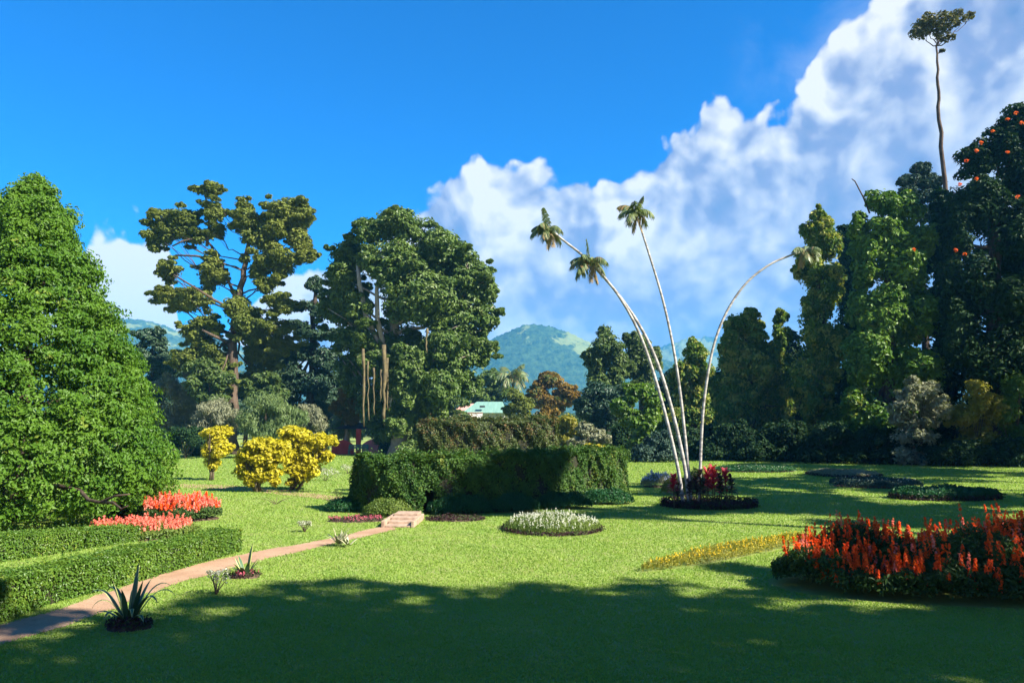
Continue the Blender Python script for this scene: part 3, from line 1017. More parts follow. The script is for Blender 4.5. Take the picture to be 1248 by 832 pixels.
tree('round_tree', 'tall round olive-green tree left of a twin, above the silver-leaved tree', 'tree', [(742, 552), (742, 490), (744, 440)], 88,
     [(740, 420, 24, 26), (726, 440, 18, 24), (752, 442, 18, 24), (738, 464, 28, 20)], L_MID, M_BARK_DARK, 'twin round trees', r0=0.5, per_m2=0.36, rs=1.0, n_leaf=80, L=0.46, W=0.24, inner=0.35)
tree('round_tree', 'round olive-green tree partly behind the leaning palm trunks', 'tree', [(782, 552), (782, 490), (780, 440)], 92,
     [(776, 420, 20, 20), (790, 438, 18, 26), (770, 446, 18, 24), (784, 468, 24, 18)], L_MID, M_BARK_DARK, 'twin round trees', r0=0.5, per_m2=0.36, rs=1.0, n_leaf=80, L=0.46, W=0.24, inner=0.35)
tree('silver_tree', 'dark tree with a silvery right side below the twin round trees', 'tree', [(733, 556), (733, 520), (734, 490)], 76,
     [(728, 480, 26, 22), (752, 484, 18, 20), (716, 500, 22, 24), (742, 510, 28, 24)], L_DARK, M_BARK_DARK, r0=0.4, per_m2=0.4, rs=0.9, n_leaf=70, L=0.42, W=0.22, inner=0.35)
shrub('large_leaf_tree', 'light green big-leaved bush tree left of the palm trunks', 'tree', 776, 562, 60,
      [(778, 478, 24, 16), (760, 496, 18, 18), (792, 496, 16, 22), (774, 512, 26, 18), (782, 535, 22, 18)], L_BRIGHT, M_STEM, per_m2=0.6, rs=0.75, n_leaf=44, L=0.42, W=0.24, inner=0.3)
tree('vine_tree', 'rounded tree hung with bright vines between the palm trunks', 'tree', [(845, 558), (845, 490), (846, 440)], 78,
     [(848, 432, 22, 20), (834, 462, 24, 30), (858, 460, 16, 30), (842, 500, 32, 34), (820, 520, 30, 30)], L_VINE, M_BARK_DARK, 'vine-hung trees on the right', r0=0.4, per_m2=0.4, rs=1.0, n_leaf=80, L=0.4, W=0.22, drape=1.35, droop=1.0, jit=0.42, inner=0.3)
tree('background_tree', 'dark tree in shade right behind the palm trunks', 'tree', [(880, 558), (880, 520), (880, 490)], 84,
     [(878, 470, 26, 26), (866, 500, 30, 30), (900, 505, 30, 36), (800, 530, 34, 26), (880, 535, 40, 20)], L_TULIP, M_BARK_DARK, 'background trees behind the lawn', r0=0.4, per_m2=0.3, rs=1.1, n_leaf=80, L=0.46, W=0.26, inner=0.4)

# ------------------------------------------------------------------ the wall of trees on the right
tree('vine_tree', 'broad vine-smothered tree with a domed top right of the palms', 'tree', [(918, 562), (917, 490), (912, 420)], 68,
     [(905, 393, 24, 20), (892, 418, 20, 26), (918, 408, 22, 24), (908, 440, 34, 36), (890, 470, 24, 40), (930, 450, 28, 44), (905, 500, 40, 44), (945, 500, 30, 50)], L_VINE, M_BARK_DARK, 'vine-hung trees on the right',
     r0=0.6, core=0.78, split=7, per_m2=0.46, rs=0.8, n_leaf=75, L=0.36, W=0.2, drape=1.35, droop=1.2, jit=0.42, inner=0.3)
tree('vine_tree', 'narrow vine-covered stump of a tree between two taller trees', 'tree', [(952, 562), (952, 490), (951, 400)], 70,
     [(951, 386, 11, 14), (952, 410, 13, 22), (950, 445, 15, 30), (954, 490, 20, 40)], L_VINE, M_BARK_DARK, 'vine-hung trees on the right',
     r0=0.4, per_m2=0.6, rs=0.6, n_leaf=80, L=0.34, W=0.2, drape=1.35, droop=1.2, jit=0.42, inner=0.3)
tree('vine_tree', 'tall column of a tree wrapped in vines, pointed at the top', 'tree', [(1000, 564), (1000, 450), (1000, 350), (998, 262)], 64,
     [(998, 262, 8, 13), (996, 280, 22, 22), (1008, 298, 22, 30), (986, 325, 20, 34), (1006, 350, 25, 40), (992, 395, 22, 44), (1008, 430, 26, 50), (990, 470, 28, 50), (1008, 520, 32, 46)], L_VINE, M_BARK_DARK, 'vine-hung trees on the right',
     r0=0.6, core=0.95, per_m2=0.5, rs=0.75, n_leaf=80, L=0.34, W=0.2, drape=1.35, droop=1.2, jit=0.42, inner=0.3)
tree('leafy_tree', 'big bright-leaved tree right of the tall vine column', 'tree', [(1088, 566), (1086, 470), (1084, 380), (1082, 290)], 58,
     [(1072, 245, 26, 20), (1046, 275, 16, 26), (1100, 255, 30, 24), (1124, 290, 26, 30), (1078, 285, 36, 30), (1055, 320, 22, 40), (1100, 330, 44, 40), (1070, 380, 44, 44), (1120, 385, 40, 44),
      (1060, 440, 38, 50), (1105, 455, 46, 50), (1055, 505, 34, 44), (1100, 520, 46, 36)], L_FRESH, M_BARK_DARK, r0=0.7, core=0.9,
     per_m2=0.40, rs=0.85, n_leaf=85, L=0.36, W=0.22, droop=0.6, inner=0.3, drape=1.2,
     extra=[([(1060, 260, 0), (1052, 240, 0), (1042, 221, 0), (1038, 218, 0)], 0.07)])
tree('conifer_tree', 'dark flat-topped conifer crown behind the big bright-leaved tree', 'tree', [(1128, 560), (1126, 400), (1124, 250)], 74,
     [(1122, 206, 20, 10), (1110, 220, 22, 12), (1136, 222, 22, 14), (1120, 240, 30, 14), (1130, 262, 28, 16)], L_SPRUCE, M_BARK_DARK, r0=0.5,
     per_m2=0.6, rs=0.9, n_leaf=75, L=0.42, W=0.14, inner=0.35, up=0.6)
tree('emergent_tree', 'very tall thin bare trunk topped by one small flat crown', 'tree', [(1160, 561), (1156, 300), (1149, 195), (1144, 130), (1143, 95), (1141, 56)], 66,
     [(1143, 29, 28, 17), (1120, 41, 16, 9), (1165, 22, 18, 12), (1182, 19, 6, 6), (1152, 46, 15, 7), (1128, 30, 18, 12), (1148, 62, 4, 2.5)], L_THIN, M_BARK, r0=0.27, split=0,
     per_m2=2.0, rs=0.30, n_leaf=11, L=0.34, W=0.15, inner=0.5, up=0.5, wob=0.08, thick=0.75, start=0.88)
tulip, tb = tree('flowering_tree', 'huge dark tree at the right edge dotted with orange-red flowers', 'tree', [(1215, 567), (1212, 450), (1210, 330), (1215, 230)], 56,
     [(1242, 152, 34, 30), (1216, 180, 34, 32), (1184, 200, 24, 30), (1255, 210, 44, 50), (1195, 255, 44, 44), (1165, 285, 22, 40), (1240, 290, 50, 60), (1180, 340, 36, 50), (1225, 370, 54, 56),
      (1165, 410, 30, 50), (1210, 440, 50, 54), (1270, 330, 50, 90), (1270, 450, 50, 70), (1240, 500, 40, 40)], L_TULIP, M_BARK_DARK, r0=0.9, core=0.95,
     per_m2=0.36, rs=1.0, n_leaf=90, L=0.36, W=0.19, inner=0.35, droop=0.6)
# its flowers, in bunches at the outside of the crown
fl_px = [(1238, 138), (1228, 146), (1210, 160), (1196, 174), (1190, 184), (1178, 196), (1228, 186), (1190, 218), (1170, 225), (1114, 304), (1165, 305), (1176, 310), (1240, 240),
         (1245, 150)]
for px, py in fl_px:
    P, N = clump_points(np.array([at(px, py, 56 - 2.8)]), np.full((1, 3), 0.13), 18)
    V, F = leaves(P - tb, N, 0.17, 0.11)
    mesh_np('flower_bunch', V, F, P_ORANGE, tulip, rnd=RNG.random(len(F)))

under = [
    ('white_flowering_bush', 'bush speckled with white flowers under the big bright-leaved tree', 1118, 563, 53, [(1120, 480, 30, 20), (1100, 500, 26, 30), (1140, 500, 22, 30), (1115, 530, 40, 24)], L_GREY, 0.12),
    ('sunlit_bush', 'yellow-green bush catching the sun below the dark flowering tree', 1190, 566, 54, [(1192, 480, 26, 26), (1175, 505, 24, 26), (1210, 500, 24, 28), (1190, 535, 36, 22)], L_YELLOWISH, 0.3),
    ('sunlit_bush', 'bright green bush at the right edge under the dark tree', 1235, 567, 54, [(1236, 470, 20, 30), (1226, 500, 20, 30), (1245, 530, 30, 26)], L_BRIGHT, 0.3),
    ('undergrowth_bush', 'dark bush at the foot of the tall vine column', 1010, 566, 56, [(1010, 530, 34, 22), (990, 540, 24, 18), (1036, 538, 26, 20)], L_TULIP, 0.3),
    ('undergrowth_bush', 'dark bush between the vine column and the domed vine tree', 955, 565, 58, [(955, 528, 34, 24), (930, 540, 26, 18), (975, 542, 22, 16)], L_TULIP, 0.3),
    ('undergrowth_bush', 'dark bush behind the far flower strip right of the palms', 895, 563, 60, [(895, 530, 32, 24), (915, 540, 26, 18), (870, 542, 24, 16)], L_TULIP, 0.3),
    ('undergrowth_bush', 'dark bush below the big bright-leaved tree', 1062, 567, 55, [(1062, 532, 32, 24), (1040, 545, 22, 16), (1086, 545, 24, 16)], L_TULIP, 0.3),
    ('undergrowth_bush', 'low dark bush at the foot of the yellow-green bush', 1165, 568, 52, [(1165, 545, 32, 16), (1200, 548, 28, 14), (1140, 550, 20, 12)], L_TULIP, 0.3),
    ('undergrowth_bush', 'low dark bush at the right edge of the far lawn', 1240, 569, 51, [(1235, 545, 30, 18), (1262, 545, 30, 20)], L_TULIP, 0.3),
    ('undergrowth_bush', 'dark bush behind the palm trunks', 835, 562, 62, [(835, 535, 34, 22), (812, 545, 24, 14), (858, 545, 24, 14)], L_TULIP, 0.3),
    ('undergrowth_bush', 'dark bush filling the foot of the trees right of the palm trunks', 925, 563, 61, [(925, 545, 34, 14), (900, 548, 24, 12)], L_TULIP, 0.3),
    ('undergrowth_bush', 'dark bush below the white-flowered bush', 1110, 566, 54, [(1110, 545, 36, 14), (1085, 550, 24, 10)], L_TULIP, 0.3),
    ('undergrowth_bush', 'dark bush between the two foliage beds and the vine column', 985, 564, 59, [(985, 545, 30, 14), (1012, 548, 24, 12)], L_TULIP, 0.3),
    ('undergrowth_bush', 'dark bush with silvery tips left of the palm bed', 800, 562, 58, [(800, 538, 20, 18), (786, 548, 18, 12), (815, 548, 16, 12)], L_SPRUCE, 0.3),
]
for kind, lab, px, py, d, bl, lf, inn in under:
    shrub(kind, lab, 'bush', px, py, d, bl, lf, M_STEM, 'undergrowth along the right-hand trees' if kind == 'undergrowth_bush' else None, stems=6, rstem=0.06,
          per_m2=0.7, rs=0.65, n_leaf=55, L=0.26, W=0.14, inner=inn, droop=0.5, skirt=True)

# trees just right of the picture whose shade falls over the near lawn and the palm bed
SHADE = [('flat-topped shade tree beyond the right edge, whose shade lies on the scarlet bed', 21.3, 3.0, 14.0, 4.0, 0),
         ('flat-topped shade tree beyond the right edge, farthest right of those near the camera', 25.6, 2.2, 14.0, 4.2, 0),
         ('flat-topped shade tree beyond the right edge, shading the middle of the near lawn', 17.3, 1.5, 14.0, 3.9, 0),
         ('flat-topped shade tree right of the camera, whose shade falls left of the middle', 12.8, 0.5, 14.0, 3.9, 0),
         ('flat-topped shade tree nearest the camera, whose shade reaches the big agave', 8.0, 0.0, 14.0, 3.9, 0),
         ('flat-topped shade tree a little behind the camera, on its right', 12.3, -3.2, 14.0, 4.0, 0),
         ('flat-topped shade tree right of and behind the camera, the farther one', 19.5, -2.2, 14.0, 4.4, 0),
         ('flat-topped shade tree beyond the right edge, between two that shade the middle lawn', 15.2, 1.7, 14.6, 3.3, 0),
         ('shade tree beyond the right edge whose shade lies on the palm bed', 23.9, 16.5, 21.0, 3.8, 0.42),
         ('tall high-crowned shade tree whose shade lies on the big hedge', 21.6, 13.0, 20.0, 2.7, 0),
         ('shade tree beyond the right edge opposite the dark low bed', 30.3, 21.5, 18.0, 4.8, 0.38),
         ('flat-topped shade tree beyond the right edge, right of the one shading the palm bed', 28.6, 17.2, 16.0, 4.2, 0),
         ('flat-topped shade tree beyond the right edge, behind the one shading the palm bed', 25.6, 22.6, 16.0, 4.0, 0),
         ('flat-topped shade tree beyond the right edge opposite the grey-green bed', 30.0, 27.0, 16.0, 4.4, 0),
         ('flat-topped shade tree beyond the right edge opposite the whitish bed', 35.0, 30.5, 16.0, 4.8, 0),
         ('big shade tree beyond the right edge next to the dark flowering tree', 41.0, 37.0, 24.0, 6.0, 0.35),
         ('biggest shade tree beyond the right edge, behind all the others', 54.0, 47.0, 21.0, 7.0, 0.30),
         ('broad shade tree out of view, right beside the dark flowering tree', 48.5, 51.0, 22.0, 6.5, 0.40),
         ('tallest shade tree out of view, far right of the dark flowering tree', 61.0, 53.0, 28.0, 7.5, 0.30),
         ('flat-topped shade tree beyond the right edge, whose shade reaches the vine column', 36.8, 42.5, 17.0, 4.8, 0),
         ('flat-topped shade tree beyond the right edge, whose shade lies under the flowering tree', 46.0, 44.0, 17.0, 5.2, 0)]
for lab, x, y, h, r, low in SHADE:
    base = np.array([x, y, 0.0])
    t = thing('shade_tree', lab, 'tree', (x, y, 0), 'shade trees beyond the right edge')
    blobs = []
    for i in range(15):
        a = i * 2.399
        q = math.sqrt((i + 0.5) / 15) * r * 0.78
        if low:
            blobs.append((np.array([x + math.cos(a) * q, y + math.sin(a) * q, h * random.uniform(low, 0.92) - q * 0.25]), np.array([r * 0.42, r * 0.42, r * 0.36])))
        else:
            blobs.append((np.array([x + math.cos(a) * q, y + math.sin(a) * q, h + random.uniform(-1.2, 1.2) - q * 0.15]), np.array([r * 0.40, r * 0.40, 1.1])))
    pts = [(x, y, -0.1), (x + .1, y, h * .25), (x, y + .1, h * .5), (x, y, h * .75)]
    mb = MB()
    mb.tube([np.array(p) - base for p in pts], [0.5, 0.36, 0.28, 0.12], 10, 0.06)
    limbs(mb, pts, [0.5, 0.36, 0.28, 0.12], blobs, base)
    mb.build('trunk', M_BARK, t)
    crown('crown', blobs, base, L_MID, t, per_m2=0.42 if low else 0.25, rs=0.85, n_leaf=55, L=0.36, W=0.22, inner=0.12 if low else 0.03)

# ------------------------------------------------------------------ belts of bushes and trees that close the view
BELT = [
    ('deep green bush in front of the banyan trunk', 506, 555, 70, [(506, 540, 16, 16), (516, 536, 16, 18)], L_FICUS),
    ('olive bush right of the banyan trunk', 540, 556, 72, [(538, 535, 22, 20), (556, 525, 18, 18)], L_HEDGE2),
    ('orange-yellow bush over the left end of the farther hedge', 526, 556, 62, [(526, 515, 9, 9), (534, 521, 9, 8), (524, 530, 12, 14)], L_ORANGE),
    ('golden-olive round bush right of the house', 668, 556, 66, [(664, 506, 18, 13), (674, 518, 18, 14), (660, 530, 18, 14)], L_ORANGE),
    ('yellow-green round bush above the right end of the farther hedge', 692, 556, 62, [(692, 514, 17, 14), (700, 528, 18, 16), (684, 535, 18, 14)], L_YELLOWISH),
    ('bush with pale upright flowers right of the yellow-green round bush', 716, 557, 58, [(714, 524, 16, 12), (724, 536, 20, 14), (705, 540, 16, 12)], L_GREY),
    ('bright yellow low bush behind the right end of the big hedge', 728, 558, 54, [(722, 546, 12, 8), (735, 549, 12, 8), (712, 550, 10, 8)], L_GOLD),
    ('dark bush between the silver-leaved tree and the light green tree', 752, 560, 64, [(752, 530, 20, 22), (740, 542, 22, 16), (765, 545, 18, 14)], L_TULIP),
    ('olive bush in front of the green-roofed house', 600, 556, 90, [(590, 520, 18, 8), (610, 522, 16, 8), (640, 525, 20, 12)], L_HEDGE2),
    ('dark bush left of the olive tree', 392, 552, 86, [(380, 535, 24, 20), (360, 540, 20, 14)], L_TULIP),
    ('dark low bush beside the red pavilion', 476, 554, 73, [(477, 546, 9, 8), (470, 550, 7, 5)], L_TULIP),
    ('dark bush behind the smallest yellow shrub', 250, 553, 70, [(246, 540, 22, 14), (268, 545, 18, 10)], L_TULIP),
]
for lab, px, py, d, bl, lf in BELT:
    shrub('background_bush', lab, 'bush', px, py, d, bl, lf, M_STEM, 'bushes along the far side of the lawn', stems=5, rstem=0.06,
          per_m2=0.7, rs=0.6, n_leaf=55, L=0.30, W=0.16, inner=0.4, droop=0.4, skirt=True)
WALL = [
    ('dark tree filling the gap between the vine column and the domed vine tree', 965, 82, [(960, 430, 24, 40), (950, 480, 34, 50), (975, 520, 36, 40)]),
    ('dark tree filling the gap right of the vine column', 1035, 80, [(1035, 300, 20, 40), (1035, 340, 20, 50), (1038, 400, 26, 60), (1030, 480, 36, 60), (1040, 530, 36, 30)]),
    ('dark tree filling the gap before the emergent trunk', 1150, 64, [(1148, 250, 16, 30), (1146, 310, 26, 50), (1150, 390, 36, 60), (1150, 470, 40, 60), (1140, 530, 40, 36)]),
    ('dark tree in the shade behind the right-hand bushes', 1215, 62, [(1215, 450, 50, 60), (1200, 520, 60, 40), (1250, 520, 40, 40)]),
    ('dark tree in the shade behind the big bright-leaved tree', 1085, 70, [(1080, 400, 44, 60), (1100, 470, 50, 60), (1070, 525, 50, 36)]),
    ('dark tree behind the domed vine tree', 900, 84, [(890, 470, 34, 40), (915, 520, 44, 36), (870, 520, 30, 30)]),
    ('dark tree filling the view behind the palm trunks', 815, 96, [(815, 480, 28, 36), (800, 515, 36, 30), (840, 525, 36, 26), (765, 520, 30, 26)]),
]
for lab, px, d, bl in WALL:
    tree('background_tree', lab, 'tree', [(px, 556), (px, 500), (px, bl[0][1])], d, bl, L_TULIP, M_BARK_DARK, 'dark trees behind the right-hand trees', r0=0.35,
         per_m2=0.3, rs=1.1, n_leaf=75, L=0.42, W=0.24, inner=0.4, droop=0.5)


def far_woods():
    blobs = []
    for i in range(230):
        y = random.uniform(125, 330)
        x = random.uniform(-0.75, 0.75) * y
        h = random.uniform(3.5, 6.5) * (y / 200) ** 0.5
        r = random.uniform(5, 10)
        blobs.append((np.array([x, y, h * 0.55]), np.array([r, r, h * 0.6])))
    o = crown('far_woods', blobs, (0, 0, 0), L_MID, None, per_m2=0.10, rs=1.9, n_leaf=50, L=1.0, W=0.6, inner=0.1)
    o['kind'] = 'stuff'
    tag(o, 'low green woods beyond the garden, at the foot of the hills', 'woods')


far_woods()

# ------------------------------------------------------------------ hedges
def hedge(kind, label, front_px, width, height, leaf, L, W, dens, group=None, batter=0.0, lump=0.03, gap=None, height_end=None, far=None, core=True):
    """clipped hedge: front_px are ground pixels along the foot of the face towards the camera"""
    fr = np.array(resample(smooth2([gnd(*p)[:2] for p in front_px], 2), 0.15))
    s = np.r_[0, np.cumsum(np.linalg.norm(np.diff(fr, axis=0), axis=1))]
    tan = norm(np.c_[np.gradient(fr[:, 0]), np.gradient(fr[:, 1])])
    nor = np.c_[-tan[:, 1], tan[:, 0]]
    if nor[:, 1].mean() < 0:
        nor = -nor
    base2 = fr[len(fr) // 2]
    base = np.array([base2[0], base2[1], 0.0])
    t = thing(kind, label, 'hedge', tuple(base), group)
    total = s[-1]
    he = height if height_end is None else height_end

    def place(u, v, z):
        """u along, v across 0..1, z height -> xyz"""
        x = np.interp(u, s, fr[:, 0]); y = np.interp(u, s, fr[:, 1])
        nx = np.interp(u, s, nor[:, 0]); ny = np.interp(u, s, nor[:, 1])
        H = height + (he - height) * u / total
        k = batter * z / H
        w = v * width + (0.5 - v) * 2 * k
        return np.c_[x + nx * w, y + ny * w, z], np.c_[nx, ny, np.zeros_like(nx)], H

    def lumps(u, z):
        return lump * (np.sin(u * 2.1 + z * 3) + 0.7 * np.sin(u * 5.3 - z * 4.1) + 0.5 * np.sin(u * 11 + z * 7))
    Ps, Ns = [], []
    areas = {'front': total * height, 'back': total * height * 0.5, 'top': total * width, 'ends': 2 * width * height}
    for face, a in areas.items():
        n = int(a * dens)
        if face in ('front', 'back'):
            u = RNG.random(n) * total
            H = height + (he - height) * u / total
            z = RNG.random(n) ** 0.9 * H
            v = np.zeros(n) if face == 'front' else np.ones(n)
            P, nn, _ = place(u, v, z)
            sgn = -1 if face == 'front' else 1
            off = (lumps(u, z) + RNG.normal(size=n) * 0.5 * L - np.abs(RNG.normal(size=n)) * L * 0.6)
            P = P + sgn * nn * off[:, None]
            N = sgn * nn + np.array([0, 0, 0.35])
            if gap and face == 'front':
                gx = np.interp(gap[0], [0, 1], [0, total])
                k = ~((np.abs(u - gap[0] * total + 0.05 * np.sin(z * 9)) < gap[1] * RNG.uniform(0.6, 1.1, n)) & (z < gap[2] * RNG.uniform(0.7, 1.1, n)))
                P, N = P[k], N[k]
        elif face == 'top':
            u = RNG.random(n) * total
            v = RNG.random(n)
            H = height + (he - height) * u / total
            P, nn, _ = place(u, v, H)
            P[:, 2] += lumps(u, v * 2) * 0.9 + RNG.normal(size=n) * 0.35 * L + (RNG.random(n) < 0.06) * RNG.random(n) * L * 2.2
            N = np.tile([0, 0, 1.0], (n, 1))
        else:
            u = np.where(RNG.random(n) < 0.5, 0.0, total)
            v = RNG.random(n)
            H = np.where(u < 1e-6, height, he)
            z = RNG.random(n) * H
            P, nn, _ = place(u, v, z)
            tt = np.where(u[:, None] < 1e-6, -tan[0], tan[-1])
            P[:, :2] += tt * (RNG.normal(size=n) * 0.5 * L - 0.2 * L)[:, None]
            N = np.c_[tt, np.full(n, 0.35)]
        Ps.append(P)
        Ns.append(norm(N))
    P = np.concatenate(Ps)
    N = np.concatenate(Ns)
    k = P[:, 2] > 0.0
    V, F = leaves(P[k] - base, N[k], L, W, jit=0.5)
    mesh_np('foliage', V, F, leaf, t, rnd=RNG.random(len(F)))
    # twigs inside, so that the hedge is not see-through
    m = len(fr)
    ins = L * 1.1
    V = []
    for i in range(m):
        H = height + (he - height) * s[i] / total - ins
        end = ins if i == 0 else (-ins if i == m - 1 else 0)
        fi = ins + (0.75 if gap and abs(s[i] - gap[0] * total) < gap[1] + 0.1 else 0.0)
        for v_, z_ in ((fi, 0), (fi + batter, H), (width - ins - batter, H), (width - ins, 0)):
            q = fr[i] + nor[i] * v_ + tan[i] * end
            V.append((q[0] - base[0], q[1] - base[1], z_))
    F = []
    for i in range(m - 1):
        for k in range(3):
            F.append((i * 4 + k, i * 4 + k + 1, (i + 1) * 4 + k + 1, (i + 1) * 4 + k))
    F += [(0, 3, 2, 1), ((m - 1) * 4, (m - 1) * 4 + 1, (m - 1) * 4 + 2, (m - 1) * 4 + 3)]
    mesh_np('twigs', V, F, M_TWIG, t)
    return t


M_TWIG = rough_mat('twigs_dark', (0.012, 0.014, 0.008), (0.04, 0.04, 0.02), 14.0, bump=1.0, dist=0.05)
hedge('box_hedge', 'long low clipped hedge beside the path, the one nearest the camera', [(-70, 785), (0, 759), (78, 731), (161, 711), (239, 688), (294, 671)],
      0.62, 0.54, L_BOX, 0.044, 0.028, 5000, 'low clipped hedges by the path', lump=0.022, height_end=0.44)
hedge('box_hedge', 'low clipped hedge piece behind the front one, at the left edge', [(-60, 694), (0, 686), (50, 678), (101, 671)],
      0.7, 0.50, L_BOX, 0.048, 0.030, 3600, 'low clipped hedges by the path', lump=0.012, height_end=0.42)
hedge('box_hedge', 'low clipped hedge piece running back towards the coral flowers', [(106, 669), (150, 662), (200, 655), (220, 652)],
      0.6, 0.40, L_BOX, 0.048, 0.030, 3600, 'low clipped hedges by the path', lump=0.012, height_end=0.26)
hedge('tall_hedge', 'big dark clipped hedge in the middle with a dark slot beside the steps', [(424, 621), (450, 627), (510, 628), (580, 626), (660, 620), (730, 612), (768, 603)],
      2.0, 1.62, L_HEDGE, 0.085, 0.055, 1500, batter=0.16, lump=0.085, gap=(0.25, 0.20, 0.85), height_end=1.72)
hedge('tall_hedge', 'taller olive-green hedge behind the big dark one', [(508, 581), (560, 582), (620, 581), (680, 580)],
      2.4, 2.80, L_HEDGE2, 0.12, 0.07, 750, lump=0.14, height_end=2.95)

# ------------------------------------------------------------------ steps up to the slot in the hedge
M_STONE = rough_mat('step_stone', (0.24, 0.165, 0.115), (0.40, 0.29, 0.21), 7.0, bump=0.4)
t = thing('garden_steps', 'shallow pale stone steps leading from the path to the hedge', 'steps', tuple(gnd(487, 641)))
b0 = gnd(484, 643)
ax = gnd(503, 629) - b0
ax = ax / np.linalg.norm(ax)
yaw = math.atan2(ax[1], ax[0]) - math.pi / 2
o0 = gnd(487, 641)
for i in range(4):
    c = b0 + ax * (0.22 + 0.42 * i) - o0
    mb = MB()
    mb.box((c[0] + ax[0] * 0.2, c[1] + ax[1] * 0.2, 0.025 + 0.0275 * i), (0.66, 0.42 + 0.3, 0.05 + 0.055 * i), yaw)
    mb.build('step', M_STONE, t, smooth=False, bevel=0.012)
for sx in (-1, 1):
    c = b0 + ax * 0.95 - o0
    mb = MB()
    mb.box((c[0] + sx * 0.39 * math.cos(yaw), c[1] + sx * 0.39 * math.sin(yaw), 0.07), (0.09, 1.8, 0.20), yaw)
    mb.build('side_kerb', M_STONE, t, smooth=False, bevel=0.015)


# ------------------------------------------------------------------ flower beds
def ell_pts(n, rx, ry, edge=1.0):
    a = RNG.uniform(0, 2 * math.pi, n)
    r = np.sqrt(RNG.random(n)) * edge
    return np.c_[np.cos(a) * r * rx, np.sin(a) * r * ry], r


def spikes(X, Y, Z0, hgt, rad, n, L, W):
    """flower spikes: petals round upright stalks"""
    m = len(X)
    idx = np.repeat(np.arange(m), n)
    k = RNG.random(len(idx))
    a = RNG.uniform(0, 2 * math.pi, len(idx))
    r = rad * (1.05 - 0.85 * k)
    lean = RNG.normal(size=(m, 2)) * 0.12
    h = hgt[idx] * k
    P = np.c_[X[idx] + np.cos(a) * r + lean[idx, 0] * h, Y[idx] + np.sin(a) * r + lean[idx, 1] * h, Z0[idx] + h]
    N = np.c_[np.cos(a), np.sin(a), np.full(len(a), 0.5)]
    return leaves(P, norm(N), L, W, upright=1.0, jit=0.4, fold=0.1)


